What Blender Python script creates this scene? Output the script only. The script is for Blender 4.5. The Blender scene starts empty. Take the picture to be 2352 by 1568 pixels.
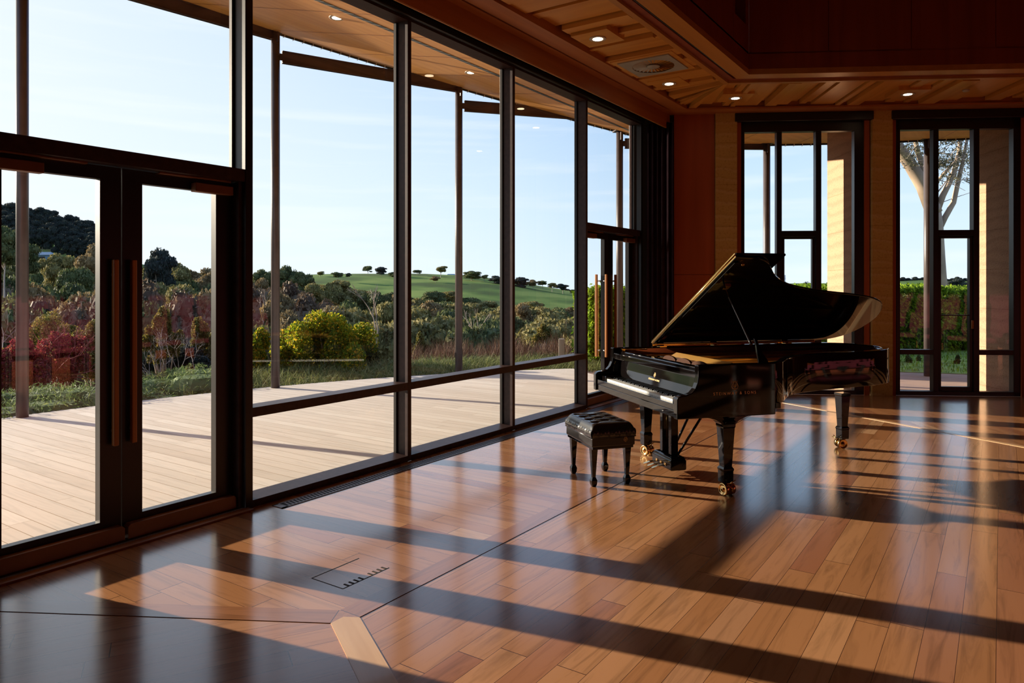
import bpy, math, random
from mathutils import Vector, Matrix, noise as mnoise
R=math.radians
random.seed(7)
scn=bpy.context.scene
COL=scn.collection
# ------------------------------------------------------------------ render look
scn.view_settings.view_transform='Standard'
scn.view_settings.look='None'
scn.view_settings.exposure=0.12
scn.cycles.use_denoising=True
scn.cycles.max_bounces=7
scn.cycles.diffuse_bounces=3
scn.cycles.glossy_bounces=3
scn.cycles.transparent_max_bounces=12
scn.cycles.caustics_reflective=False
scn.cycles.caustics_refractive=False
scn.cycles.sample_clamp_indirect=6.0
# ------------------------------------------------------------------ node helpers
class NT:
    def __init__(s,name):
        s.m=bpy.data.materials.new(name); s.m.use_nodes=True; s.t=s.m.node_tree; s.t.nodes.clear()
        s.out=s.t.nodes.new('ShaderNodeOutputMaterial')
    def n(s,k,**kw):
        nd=s.t.nodes.new(k)
        for a,b in kw.items():
            if a.startswith('i_'): nd.inputs[a[2:].replace('_',' ')].default_value=b
            else: setattr(nd,a,b)
        return nd
    def l(s,a,b): s.t.links.new(a,b)
    def val(s,x,sock):
        if isinstance(x,(int,float)): sock.default_value=x
        else: s.l(x,sock)
    def math(s,op,a,b=0.0,c=None):
        nd=s.n('ShaderNodeMath',operation=op); s.val(a,nd.inputs[0]); s.val(b,nd.inputs[1])
        if c is not None: s.val(c,nd.inputs[2])
        return nd.outputs[0]
    def ramp(s,fac,stops,interp='LINEAR'):
        nd=s.n('ShaderNodeValToRGB'); cr=nd.color_ramp; cr.interpolation=interp
        while len(cr.elements)>1: cr.elements.remove(cr.elements[-1])
        cr.elements[0].position=stops[0][0]; cr.elements[0].color=(*stops[0][1],1)
        for p,c in stops[1:]:
            e=cr.elements.new(p); e.color=(*c,1)
        s.l(fac,nd.inputs[0]); return nd.outputs[0]
    def mix(s,f,a,b,mode='MIX'):
        nd=s.n('ShaderNodeMix',data_type='RGBA',blend_type=mode)
        s.val(f,nd.inputs[0])
        for x,sk in ((a,nd.inputs[6]),(b,nd.inputs[7])):
            if isinstance(x,(tuple,list)): sk.default_value=(*x,1)
            else: s.l(x,sk)
        return nd.outputs[2]
    def bsdf(s,col,rough=.5,metal=0.,coat=0.,spec=.5,bump=None,bd=.01,**kw):
        p=s.n('ShaderNodeBsdfPrincipled')
        if isinstance(col,(tuple,list)): p.inputs['Base Color'].default_value=(*col,1)
        else: s.l(col,p.inputs['Base Color'])
        s.val(rough,p.inputs['Roughness']); p.inputs['Metallic'].default_value=metal
        p.inputs['Coat Weight'].default_value=coat; p.inputs['Coat Roughness'].default_value=kw.get('cr',.04)
        p.inputs['Specular IOR Level'].default_value=spec
        if bump is not None:
            b=s.n('ShaderNodeBump'); b.inputs['Distance'].default_value=bd; b.inputs['Strength'].default_value=kw.get('bs',.5)
            s.l(bump,b.inputs['Height']); s.l(b.outputs[0],p.inputs['Normal'])
        return p
    def done(s,sh): s.l(sh.outputs[0],s.out.inputs[0]); return s.m
def coords(t,rot=0.,scale=(1,1,1)):
    tc=t.n('ShaderNodeTexCoord'); mp=t.n('ShaderNodeMapping'); mp.inputs['Rotation'].default_value=(0,0,rot); mp.inputs['Scale'].default_value=scale
    t.l(tc.outputs['Object'],mp.inputs['Vector']); return mp.outputs[0]
def plain(name,col,rough=.5,metal=0.,coat=0.,spec=.5,var=0.1,sc=6.):
    t=NT(name); v=coords(t); nz=t.n('ShaderNodeTexNoise'); nz.inputs['Scale'].default_value=sc; nz.inputs['Detail'].default_value=4; t.l(v,nz.inputs['Vector'])
    a=tuple(c*(1-var) for c in col); b=tuple(min(1,c*(1+var)) for c in col)
    c=t.ramp(nz.outputs[0],[(.3,a),(.7,b)])
    return t.done(t.bsdf(c,rough,metal,coat,spec))
def wood(name,a,b,rough=.4,coat=0.,axis=0,sc=1.,spec=.5):
    t=NT(name); s=[14*sc]*3; s[axis]=.9*sc
    v=coords(t,0,tuple(s)); nz=t.n('ShaderNodeTexNoise'); nz.inputs['Scale'].default_value=1.; nz.inputs['Detail'].default_value=6; nz.inputs['Distortion'].default_value=.6
    t.l(v,nz.inputs['Vector']); c=t.ramp(nz.outputs[0],[(.3,a),(.7,b)])
    return t.done(t.bsdf(c,rough,0,coat,spec,bump=nz.outputs[0],bd=.002))
def planks(name,rot,w,L,cols,gapc,rough=.25,coat=.3,gap=.012,off=0.,grain=1.,bumpd=.001,spec=.5,spots=0.):
    """boards run along local x after rotation"""
    t=NT(name); v=coords(t,rot); sx=t.n('ShaderNodeSeparateXYZ'); t.l(v,sx.inputs[0])
    x,y=sx.outputs[0],sx.outputs[1]
    yy=t.math('DIVIDE',t.math('ADD',y,off),w); row=t.math('FLOOR',yy); fy=t.math('FRACT',yy)
    wn=t.n('ShaderNodeTexWhiteNoise',noise_dimensions='1D'); t.l(row,wn.inputs['W'])
    xx=t.math('ADD',t.math('DIVIDE',x,L),t.math('MULTIPLY',wn.outputs[0],13.7)); cell=t.math('FLOOR',xx); fx=t.math('FRACT',xx)
    cb=t.n('ShaderNodeCombineXYZ'); t.l(row,cb.inputs[0]); t.l(cell,cb.inputs[1])
    w2=t.n('ShaderNodeTexWhiteNoise',noise_dimensions='3D'); t.l(cb.outputs[0],w2.inputs['Vector'])
    base=t.ramp(w2.outputs[0],cols)
    # grain, displaced per board
    gv=t.n('ShaderNodeCombineXYZ'); t.l(t.math('MULTIPLY',x,1.1),gv.inputs[0]); t.l(t.math('MULTIPLY',y,13.),gv.inputs[1]); t.l(t.math('MULTIPLY',w2.outputs[0],40.),gv.inputs[2])
    nz=t.n('ShaderNodeTexNoise'); nz.inputs['Scale'].default_value=1.3; nz.inputs['Detail'].default_value=7; nz.inputs['Roughness'].default_value=.62; nz.inputs['Distortion'].default_value=1.2; t.l(gv.outputs[0],nz.inputs['Vector'])
    g=t.ramp(nz.outputs[0],[(.3,(1-.34*grain,)*3),(.52,(1,1,1)),(.75,(1+.0,)*3)])
    col=t.mix(1.,base,g,'MULTIPLY')
    gw=gap/w; gl=.004/L
    m=t.math('MAXIMUM',t.math('LESS_THAN',fy,gw),t.math('LESS_THAN',fx,gl))
    col=t.mix(m,col,gapc)
    if spots>0:
        vo=t.n('ShaderNodeTexVoronoi'); vo.inputs['Scale'].default_value=7.; t.l(v,vo.inputs['Vector'])
        col=t.mix(t.math('MULTIPLY',t.math('LESS_THAN',vo.outputs[0],.035),spots),col,(.12,.1,.09))
    rn=t.math('ADD',rough,t.math('MULTIPLY',t.math('SUBTRACT',nz.outputs[0],.5),.12))
    h=t.math('SUBTRACT',t.math('MULTIPLY',nz.outputs[0],.15),m)
    p=t.bsdf(col,rn,0,coat,spec,bump=h,bd=bumpd,cr=.15)
    return t.done(p)
def leafmat(name,cols,trans=.35,sc=.6,rough=.75):
    t=NT(name); ge=t.n('ShaderNodeNewGeometry'); 
    c=t.ramp(ge.outputs['Random Per Island'],cols)
    nz=t.n('ShaderNodeTexNoise'); nz.inputs['Scale'].default_value=sc; nz.inputs['Detail'].default_value=3; t.l(ge.outputs['Position'],nz.inputs['Vector'])
    g=t.ramp(nz.outputs[0],[(.35,(.6,.6,.62)),(.65,(1,1,1))])
    c=t.mix(1.,c,g,'MULTIPLY')
    p=t.bsdf(c,rough,0,0,.25); tr=t.n('ShaderNodeBsdfTranslucent'); t.l(c,tr.inputs[0])
    mx=t.n('ShaderNodeMixShader'); mx.inputs[0].default_value=trans; t.l(p.outputs[0],mx.inputs[1]); t.l(tr.outputs[0],mx.inputs[2])
    return t.done(mx)
def glassmat(name,tint=(.93,.95,.95),k=1.6):
    t=NT(name); ge=t.n('ShaderNodeNewGeometry'); d=t.n('ShaderNodeVectorMath',operation='DOT_PRODUCT')
    t.l(ge.outputs['Incoming'],d.inputs[0]); t.l(ge.outputs['Normal'],d.inputs[1])
    c=t.math('ABSOLUTE',d.outputs['Value']); p5=t.math('POWER',t.math('SUBTRACT',1.,c),5.)
    f=t.math('MINIMUM',t.math('MULTIPLY',t.math('ADD',t.math('MULTIPLY',p5,.96),.04),k),.95)
    tr=t.n('ShaderNodeBsdfTransparent'); tr.inputs[0].default_value=(*tint,1)
    gl=t.n('ShaderNodeBsdfGlossy'); gl.inputs['Roughness'].default_value=.0; gl.inputs[0].default_value=(1,1,1,1)
    mx=t.n('ShaderNodeMixShader'); t.l(f,mx.inputs[0]); t.l(tr.outputs[0],mx.inputs[1]); t.l(gl.outputs[0],mx.inputs[2])
    return t.done(mx)
def emis(name,col,s):
    t=NT(name); e=t.n('ShaderNodeEmission'); e.inputs[0].default_value=(*col,1); e.inputs[1].default_value=s; return t.done(e)
def earth(name,a,b,c,bump=.02):
    t=NT(name); v=coords(t); sx=t.n('ShaderNodeSeparateXYZ'); t.l(v,sx.inputs[0])
    nz=t.n('ShaderNodeTexNoise'); nz.inputs['Scale'].default_value=1.6; nz.inputs['Detail'].default_value=5; t.l(v,nz.inputs['Vector'])
    zz=t.math('ADD',sx.outputs[2],t.math('MULTIPLY',nz.outputs[0],.28))
    fr=t.math('FRACT',t.math('DIVIDE',zz,.17)); mid_=tuple((x+y)/2 for x,y in zip(a,b)); lay=t.ramp(fr,[(0,mid_),(.2,a),(.6,a),(.85,c),(1,mid_)])
    fr2=t.math('FRACT',t.math('DIVIDE',sx.outputs[2],.6)); line=t.ramp(fr2,[(0,(.82,.78,.74)),(.012,(.82,.78,.74)),(.03,(1,1,1))],'LINEAR')
    n2=t.n('ShaderNodeTexNoise'); n2.inputs['Scale'].default_value=38; n2.inputs['Detail'].default_value=6; t.l(v,n2.inputs['Vector'])
    sp=t.ramp(n2.outputs[0],[(.3,(.8,.77,.74)),(.48,(1,1,1))])
    col=t.mix(1.,t.mix(1.,lay,sp,'MULTIPLY'),line,'MULTIPLY')
    hh=t.math('ADD',t.math('MULTIPLY',n2.outputs[0],.5),t.math('MULTIPLY',nz.outputs[0],.6))
    return t.done(t.bsdf(col,.9,0,0,.15,bump=hh,bd=bump,bs=.8))
M={}
fc=[(0,(.38,.165,.068)),(.25,(.47,.215,.092)),(.5,(.41,.18,.075)),(.72,(.53,.26,.12)),(.9,(.34,.13,.062)),(1,(.62,.35,.18))]
gp=(.06,.02,.01)
M['floorA']=planks('jarrah boards along glazing',0.,.135,1.5,fc,gp,.18,.55,.0022)
M['floorW']=planks('jarrah boards across strip',R(90),.135,1.3,fc,gp,.18,.55,.0022,off=.05)
M['floorL']=planks('jarrah boards left field',R(30),.135,1.3,fc,gp,.18,.55,.0022)
M['floorB']=planks('jarrah boards back field',R(-30),.135,1.3,fc,gp,.18,.55,.0022,off=.03)
M['border']=planks('jarrah border board',0.,.5,1.9,[(0,(.34,.14,.06)),(1,(.42,.19,.085))],gp,.18,.55,.0,off=.2)
M['borderpale']=wood('pale border board',(.62,.36,.18),(.74,.46,.25),.22,.25)
dc=[(0,(.60,.53,.45)),(.3,(.70,.63,.55)),(.6,(.64,.57,.49)),(1,(.74,.68,.60))]
M['deck']=planks('weathered deck boards',R(90),.14,2.6,dc,(.34,.26,.17),.75,0,.006,grain=.5,spec=.2,spots=.7)
M['paving']=planks('stone paving',R(30),.6,.6,[(0,(.36,.25,.19)),(.5,(.44,.30,.22)),(1,(.38,.28,.24))],(.2,.15,.12),.8,0,.01,grain=.3,spec=.2)
M['black']=plain('black powdercoat',(.012,.008,.007),.35)
M['brown']=plain('dark bronze frame',(.05,.026,.024),.42,spec=.3,var=.25,sc=20)
M['post']=plain('painted steel post',(.085,.066,.064),.35,var=.15)
M['beam']=plain('dark steel beam',(.045,.022,.02),.5,var=.2)
M['handle']=wood('timber handle',(.34,.13,.03),(.5,.2,.06),.35,axis=2)
M['coppery']=plain('bronze closer',(.24,.10,.055),.45,.3)
M['steel']=plain('stainless steel',(.5,.5,.5),.3,1.)
M['kick']=plain('timber kickboard',(.38,.21,.13),.5)
M['glass']=glassmat('window glass')
M['ply']=wood('plywood soffit',(.58,.25,.06),(.70,.33,.09),.55,axis=0,sc=.6,spec=.25)
M['plyceil']=wood('hoop pine ceiling',(.52,.20,.03),(.66,.29,.055),.33,.0,axis=1,sc=.6,spec=.5)
M['plyceilB']=wood('hoop pine ceiling back',(.52,.20,.03),(.66,.29,.055),.33,.0,axis=1,sc=.6,spec=.5)
M['fascia']=wood('timber fascia',(.33,.10,.022),(.44,.15,.035),.38,.0,axis=0,sc=.6)
M['trim']=wood('timber trim',(.42,.17,.035),(.52,.22,.05),.35,axis=0,sc=.6)
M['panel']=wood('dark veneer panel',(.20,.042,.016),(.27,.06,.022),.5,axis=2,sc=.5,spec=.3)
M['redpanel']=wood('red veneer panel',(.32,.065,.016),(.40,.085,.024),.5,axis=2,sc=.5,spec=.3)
M['earthin']=earth('rammed earth smooth',(.52,.30,.085),(.44,.24,.065),(.56,.33,.11),.004)
M['earth']=earth('rammed earth',(.46,.295,.185),(.33,.205,.13),(.41,.26,.165),.02)
M['slot']=plain('black recess',(.008,.006,.005),.8)
M['clip']=plain('pale clip',(.75,.68,.58),.6)
M['curtain']=plain('dark curtain cloth',(.035,.016,.022),.95,var=.3,spec=.1)
M['piano']=plain('piano black polish',(.004,.003,.003),.06,coat=1.,spec=.0,var=0)
M['pianored']=plain('piano inner rim',(.16,.035,.012),.2,coat=.4)
M['white']=plain('ivory key',(.75,.74,.7),.2,var=.02)
M['ebony']=plain('ebony key',(.006,.006,.006),.3,var=0)
M['gold']=plain('gold lacquered iron',(.72,.40,.10),.32,.7,var=.08)
M['goldtext']=plain('brass inlay',(.75,.5,.24),.35,.6,var=.05)
M['brass']=plain('polished brass',(.9,.6,.25),.13,1.,var=.04)
M['board']=wood('soundboard spruce',(.5,.25,.08),(.6,.32,.12),.35,axis=0)
M['amber']=plain('amber darkened for shade',(.045,.013,.003),.6,spec=.1)  # shade on the plate arches is put into this dark orange
M['string']=plain('steel string',(.6,.5,.4),.3,1.)
M['leather']=plain('black leather',(.016,.014,.014),.24,coat=.15,var=.2,spec=.6)
M['felt']=plain('maroon velvet',(.15,.018,.035),.9,var=.2)
M['diff']=plain('painted diffuser',(.33,.29,.23),.5)
M['metalgrille']=plain('bronze grille',(.13,.075,.06),.4,.4)
M['lamp']=emis('lamp glow',(1.,.8,.5),11.)
M['whitey']=plain('white trim ring',(.5,.42,.34),.5)
M['trunk']=plain('eucalypt bark',(.42,.34,.27),.85,var=.35,sc=3)
M['gumbark']=plain('smooth gum bark',(.36,.265,.19),.8,var=.4,sc=1.2)
M['branch']=plain('bare pale branch',(.33,.28,.25),.8)
M['twig']=plain('red twig',(.28,.05,.05),.8)
M['oldwood']=wood('weathered post',(.34,.29,.24),(.46,.4,.34),.8,axis=2)
M['leafA']=leafmat('olive foliage',[(0,(.13,.125,.04)),(.5,(.26,.225,.07)),(1,(.42,.35,.14))],.25)
M['leafB']=leafmat('deep green foliage',[(0,(.06,.085,.028)),(.5,(.12,.145,.048)),(1,(.22,.23,.09))],.25)
M['leafC']=leafmat('bronze foliage',[(0,(.16,.11,.045)),(.5,(.27,.19,.08)),(1,(.40,.29,.14))],.25)
M['leafD']=leafmat('blue dark foliage',[(0,(.025,.035,.032)),(1,(.06,.075,.06))],.2)
M['leafT']=leafmat('twiggy brown foliage',[(0,(.08,.05,.03)),(.5,(.15,.095,.055)),(1,(.25,.18,.115))],.2)
M['leafY']=leafmat('yellow green leaves',[(0,(.08,.16,.012)),(.45,(.24,.32,.018)),(.8,(.66,.54,.03)),(1,(.8,.45,.03))],.5,1.2)
M['leafH']=leafmat('hedge leaves',[(0,(.08,.16,.01)),(.5,(.22,.36,.02)),(1,(.44,.60,.04))],.45,1.5)
M['leafR']=leafmat('crimson leaves',[(0,(.18,.03,.03)),(.5,(.36,.05,.07)),(.85,(.42,.13,.08)),(1,(.28,.25,.05))],.35,1.5)
M['leafO']=leafmat('olive gold leaves',[(0,(.10,.10,.02)),(.6,(.22,.20,.04)),(1,(.38,.25,.07))],.35,1.5)
M['leafG']=leafmat('gum leaves',[(0,(.06,.07,.035)),(1,(.16,.14,.08))],.3)
M['juniper']=leafmat('juniper foliage',[(0,(.08,.13,.045)),(.6,(.18,.26,.09)),(1,(.30,.36,.14))],.3,2.)
M['grassy']=leafmat('strappy grass',[(0,(.12,.16,.04)),(.6,(.28,.31,.10)),(1,(.45,.44,.19))],.3,2.)
M['reed']=leafmat('dry reeds',[(0,(.09,.045,.03)),(.6,(.16,.08,.055)),(1,(.27,.17,.10))],.2,2.)
M['lawn']=plain('lawn',(.22,.30,.045),.9,var=.5,sc=3)
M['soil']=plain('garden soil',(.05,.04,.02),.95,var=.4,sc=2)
M['roofblue']=plain('blue metal roof',(.12,.22,.33),.5)
M['render']=plain('pale house wall',(.6,.55,.48),.8)
def hillmat():
    t=NT('pasture hills'); ge=t.n('ShaderNodeNewGeometry'); nz=t.n('ShaderNodeTexNoise'); nz.inputs['Scale'].default_value=.035; nz.inputs['Detail'].default_value=6; t.l(ge.outputs['Position'],nz.inputs['Vector'])
    c=t.ramp(nz.outputs[0],[(.35,(.055,.10,.02)),(.5,(.10,.17,.03)),(.65,(.16,.23,.045))])
    return t.done(t.bsdf(c,.95,0,0,.1))
M['hill']=hillmat()
# ------------------------------------------------------------------ mesh builder
class MB:
    def __init__(s): s.v=[]; s.f=[]; s.sm=[]; s.mi=[]; s.T=Matrix.Identity(4); s.cur=0
    def add(s,vs,fs,smooth=False):
        o=len(s.v); s.v+= [tuple(s.T@Vector(p)) for p in vs]; s.f+=[tuple(o+i for i in f) for f in fs]; s.sm+=[smooth]*len(fs); s.mi+=[s.cur]*len(fs); return s
    def box(s,x0,x1,y0,y1,z0,z1):
        return s.add([(x0,y0,z0),(x1,y0,z0),(x1,y1,z0),(x0,y1,z0),(x0,y0,z1),(x1,y0,z1),(x1,y1,z1),(x0,y1,z1)],[(0,3,2,1),(4,5,6,7),(0,1,5,4),(1,2,6,5),(2,3,7,6),(3,0,4,7)])
    def prism(s,pts,z0,z1,smooth=False):
        n=len(pts); a=sum(pts[i][0]*pts[(i+1)%n][1]-pts[(i+1)%n][0]*pts[i][1] for i in range(n))
        if a<0: pts=pts[::-1]
        f0=lambda z,p:(z(*p) if callable(z) else z)
        vs=[(x,y,f0(z0,(x,y))) for x,y in pts]+[(x,y,f0(z1,(x,y))) for x,y in pts]
        s.add(vs,[tuple(range(n-1,-1,-1)),tuple(range(n,2*n))]); o=len(s.v)-2*n
        for i in range(n):
            j=(i+1)%n; s.f.append((o+i,o+j,o+n+j,o+n+i)); s.sm.append(smooth); s.mi.append(s.cur)
        return s
    def prism_y(s,prof,y0,y1):   # profile in x,z extruded along y
        T=s.T.copy(); s.T=T@Matrix(((1,0,0,0),(0,0,-1,0),(0,1,0,0),(0,0,0,1)))
        s.prism(prof,-y1,-y0); s.T=T; return s
    def wallpath(s,pts,th,z0,z1,smooth=True):  # thick vertical wall on left side of open path
        n=len(pts); P=[Vector(p) for p in pts]; q=[]
        for i in range(n):
            a=(P[min(i+1,n-1)]-P[max(i-1,0)]).normalized(); q.append(P[i]+Vector((-a.y,a.x))*th)
        vs=[]; 
        for i in range(n): vs+=[(P[i].x,P[i].y,z0),(P[i].x,P[i].y,z1),(q[i].x,q[i].y,z1),(q[i].x,q[i].y,z0)]
        o=len(s.v); s.v+=[tuple(s.T@Vector(p)) for p in vs]
        for i in range(n-1):
            a=o+4*i;b=a+4
            for k in range(4):
                l=(k+1)%4; s.f.append((a+k,a+l,b+l,b+k)); s.sm.append(smooth and k in(0,2)); s.mi.append(s.cur)
        s.f.append((o+3,o+2,o+1,o)); s.sm.append(False); s.mi.append(s.cur)
        e=o+4*(n-1); s.f.append((e,e+1,e+2,e+3)); s.sm.append(False); s.mi.append(s.cur)
        return s
    def tube(s,pts,r,n=10,cap=True):
        P=[Vector(p) for p in pts]; k=len(P); rr=r if isinstance(r,(list,tuple)) else [r]*k
        vs=[]; up=None
        for i in range(k):
            d=(P[min(i+1,k-1)]-P[max(i-1,0)]).normalized()
            if up is None: up=Vector((0,0,1)) if abs(d.z)<.9 else Vector((1,0,0))
            a=d.cross(up).normalized(); b=a.cross(d).normalized(); up=b
            for j in range(n):
                t=2*math.pi*j/n; vs.append(tuple(P[i]+rr[i]*(math.cos(t)*a+math.sin(t)*b)))
        fs=[(i*n+j,i*n+(j+1)%n,(i+1)*n+(j+1)%n,(i+1)*n+j) for i in range(k-1) for j in range(n)]
        s.add(vs,fs,True)
        if cap:
            o=len(s.v)-k*n; s.f+= [tuple(o+j for j in range(n-1,-1,-1)),tuple(o+(k-1)*n+j for j in range(n))]; s.sm+=[False,False]; s.mi+=[s.cur]*2
        return s
    def lathe(s,prof,n=24,axis='z',c=(0,0,0)):
        vs=[]
        for r,h in prof:
            for j in range(n):
                t=2*math.pi*j/n; a,b=r*math.cos(t),r*math.sin(t)
                p={'z':(a,b,h),'y':(a,h,-b) ,'x':(h,a,b)}[axis]; vs.append((p[0]+c[0],p[1]+c[1],p[2]+c[2]))
        k=len(prof); fs=[(i*n+j,i*n+(j+1)%n,(i+1)*n+(j+1)%n,(i+1)*n+j) for i in range(k-1) for j in range(n)]
        s.add(vs,fs,True); o=len(s.v)-k*n
        s.f+= [tuple(o+j for j in range(n-1,-1,-1)),tuple(o+(k-1)*n+j for j in range(n))]; s.sm+=[False,False]; s.mi+=[s.cur]*2
        return s
    def taper(s,secs):  # list of (z, hx, hy, cx, cy)
        vs=[]
        for z,hx,hy,cx,cy in secs: vs+=[(cx-hx,cy-hy,z),(cx+hx,cy-hy,z),(cx+hx,cy+hy,z),(cx-hx,cy+hy,z)]
        k=len(secs); fs=[(4*i+j,4*i+(j+1)%4,4*i+4+(j+1)%4,4*i+4+j) for i in range(k-1) for j in range(4)]
        fs+=[(3,2,1,0),tuple(4*(k-1)+j for j in range(4))]
        return s.add(vs,fs)
    def build(s,name,mat,parent=None,bevel=0.,loc=(0,0,0),rz=0.,label=None,cat=None,group=None,kind=None,segs=2):
        me=bpy.data.meshes.new(name); me.from_pydata(s.v,[],s.f); me.update()
        for i,p in enumerate(me.polygons): p.use_smooth=s.sm[i]; p.material_index=s.mi[i]
        for m in (mat if isinstance(mat,(list,tuple)) else [mat]): me.materials.append(M[m] if isinstance(m,str) else m)
        o=bpy.data.objects.new(name,me); COL.objects.link(o); o.location=loc; o.rotation_euler=(0,0,rz)
        if parent: o.parent=parent
        if bevel>0:
            b=o.modifiers.new('bevel','BEVEL'); b.width=bevel; b.segments=segs; b.limit_method='ANGLE'; b.angle_limit=R(35)
        tag(o,label,cat,group,kind); return o
def tag(o,label=None,cat=None,group=None,kind=None):
    if label:o['label']=label
    if cat:o['category']=cat
    if group:o['group']=group
    if kind:o['kind']=kind
def empty(name,loc=(0,0,0),rz=0.,label=None,cat=None,group=None,kind=None,parent=None):
    o=bpy.data.objects.new(name,None); COL.objects.link(o); o.location=loc; o.rotation_euler=(0,0,rz); o.empty_display_size=.1
    if parent:o.parent=parent
    tag(o,label,cat,group,kind); return o
def copy_tree(o,parent=None):
    c=o.copy(); COL.objects.link(c); c.parent=parent
    for ch in list(o.children): copy_tree(ch,c)
    return c
# ------------------------------------------------------------------ site geometry
CAM=Vector((-3.137,-4.337,1.55)); F=1650.
YAW=R(34.26)
def at(px,d,z=0.):      # point at depth d along the view axis, bearing px
    x=(px-1176)/F*d
    fx,fy=math.cos(YAW),math.sin(YAW)
    return Vector((CAM.x+d*fx+x*fy, CAM.y+d*fy-x*fx, z))
KX=6.56; TB=(.5,-.866025); NB=(.866025,.5); RB=R(-60)
def kb(q,y): return (KX+q*TB[0]+y*NB[0], q*TB[1]+y*NB[1])
CC=(.823,-6.461); RC=11.8
def circ(a,r): return (CC[0]+r*math.sin(R(a)),CC[1]+r*math.cos(R(a)))
def soffz(x,y): return max(4.0+.3*y, 4.02+.075*(.866*(x-KX)+.5*y))
# ------------------------------------------------------------------ camera, sun, sky
cd=bpy.data.cameras.new('camera'); cam=bpy.data.objects.new('camera',cd); COL.objects.link(cam)
cam.location=CAM; cam.rotation_euler=(R(90),0,YAW-R(90)); cd.sensor_width=36; cd.lens=F/2352*36; cd.shift_y=-(784-657)/2352; cd.clip_end=3000
scn.camera=cam
SD=Vector((.194,-.981,-.222)).normalized()
sl=bpy.data.lights.new('sun','SUN'); sl.energy=12.5; sl.angle=R(.55); sl.color=(1.,.85,.66)
so=bpy.data.objects.new('sun',sl); COL.objects.link(so); so.rotation_euler=SD.to_track_quat('-Z','Y').to_euler(); so.location=(0,20,12)
w=bpy.data.worlds.new('sky'); scn.world=w; w.use_nodes=True; wt=w.node_tree; wt.nodes.clear()
def wn(k,**kw):
    n=wt.nodes.new(k)
    for a,b in kw.items(): setattr(n,a,b)
    return n
wo=wn('ShaderNodeOutputWorld'); bg=wn('ShaderNodeBackground'); wt.links.new(bg.outputs[0],wo.inputs[0])
tc=wn('ShaderNodeTexCoord'); sx=wn('ShaderNodeSeparateXYZ'); wt.links.new(tc.outputs['Generated'],sx.inputs[0])
rz_=wn('ShaderNodeValToRGB'); e=rz_.color_ramp.elements
e[0].position=0.; e[0].color=(.74,.86,.95,1); e[1].position=.6; e[1].color=(.16,.33,.72,1)
m_=rz_.color_ramp.elements.new(.1); m_.color=(.62,.78,.94,1); m_=rz_.color_ramp.elements.new(.3); m_.color=(.38,.58,.88,1)
wt.links.new(sx.outputs[2],rz_.inputs[0])
dp=wn('ShaderNodeVectorMath',operation='DOT_PRODUCT'); wt.links.new(tc.outputs['Generated'],dp.inputs[0]); dp.inputs[1].default_value=(-SD.x,-SD.y,-SD.z)
gr=wn('ShaderNodeValToRGB'); e=gr.color_ramp.elements; e[0].position=.30; e[0].color=(0,0,0,1); e[1].position=1.; e[1].color=(1,1,1,1); m_=gr.color_ramp.elements.new(.8); m_.color=(.62,.62,.62,1)
wt.links.new(dp.outputs['Value'],gr.inputs[0])
mx=wn('ShaderNodeMix',data_type='RGBA'); wt.links.new(gr.outputs[0],mx.inputs[0]); wt.links.new(rz_.outputs[0],mx.inputs[6]); mx.inputs[7].default_value=(.90,.93,.95,1)
# faint streaky cloud low over the hills
mp=wn('ShaderNodeMapping'); mp.inputs['Scale'].default_value=(1.5,1.5,22); wt.links.new(tc.outputs['Generated'],mp.inputs[0])
nz=wn('ShaderNodeTexNoise'); nz.inputs['Scale'].default_value=2.2; nz.inputs['Detail'].default_value=5; wt.links.new(mp.outputs[0],nz.inputs['Vector'])
cr=wn('ShaderNodeValToRGB'); e=cr.color_ramp.elements; e[0].position=.5; e[0].color=(0,0,0,1); e[1].position=.75; e[1].color=(.35,.35,.35,1); wt.links.new(nz.outputs[0],cr.inputs[0])
m2=wn('ShaderNodeMix',data_type='RGBA'); wt.links.new(cr.outputs[0],m2.inputs[0]); wt.links.new(mx.outputs[2],m2.inputs[6]); m2.inputs[7].default_value=(.92,.94,.98,1)
wt.links.new(m2.outputs[2],bg.inputs[0]); bg.inputs[1].default_value=1.2
# ------------------------------------------------------------------ floor
PA=(-3.3,0.); P2=(KX,0.); P3=kb(8.6,0); P4=(8.,-13.); P5=(-4.,-13.); P6=(-8.,-6.)
hub=(-.80,-1.79)
def isect(p,a,q,b):
    d=a[0]*b[1]-a[1]*b[0]; t=((q[0]-p[0])*b[1]-(q[1]-p[1])*b[0])/d; return (p[0]+a[0]*t,p[1]+a[1]*t)
dA=(1,0); dB=(-.5,.866025); dC=(-.5,-.866025)
# far diagonal border: passes two floor points near the back wall, direction C
f1=at(1826,1.55*F/(929-657)); f2=at(2351,1.55*F/(1026-657))
fd=((f2-f1).normalized().x,(f2-f1).normalized().y)
hb=isect(hub,dA,(f1.x,f1.y),fd)              # where the long border meets it
lb=isect(hub,dB,PA,(1,0)); lc=isect(hub,dC,P6,(P5[0]-P6[0],P5[1]-P6[1]))
fr=isect(hb,fd,P5,(1,0))
bw2=isect(hb,(-fd[0],-fd[1]),P2,TB)
fl=MB()
fl.cur=0; fl.prism([hub,lc,P5,fr,hb],-.05,0)
fl.cur=1; fl.prism([lb,hub,hb,bw2,P2],-.05,0)
fl.cur=2; fl.prism([PA,P6,lc,hub,lb],-.05,0)
fl.cur=3; fl.prism([bw2,hb,fr,P4,P3],-.05,0)
fl.build('floor',['floorA','floorW','floorL','floorB'],kind='structure')
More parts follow.
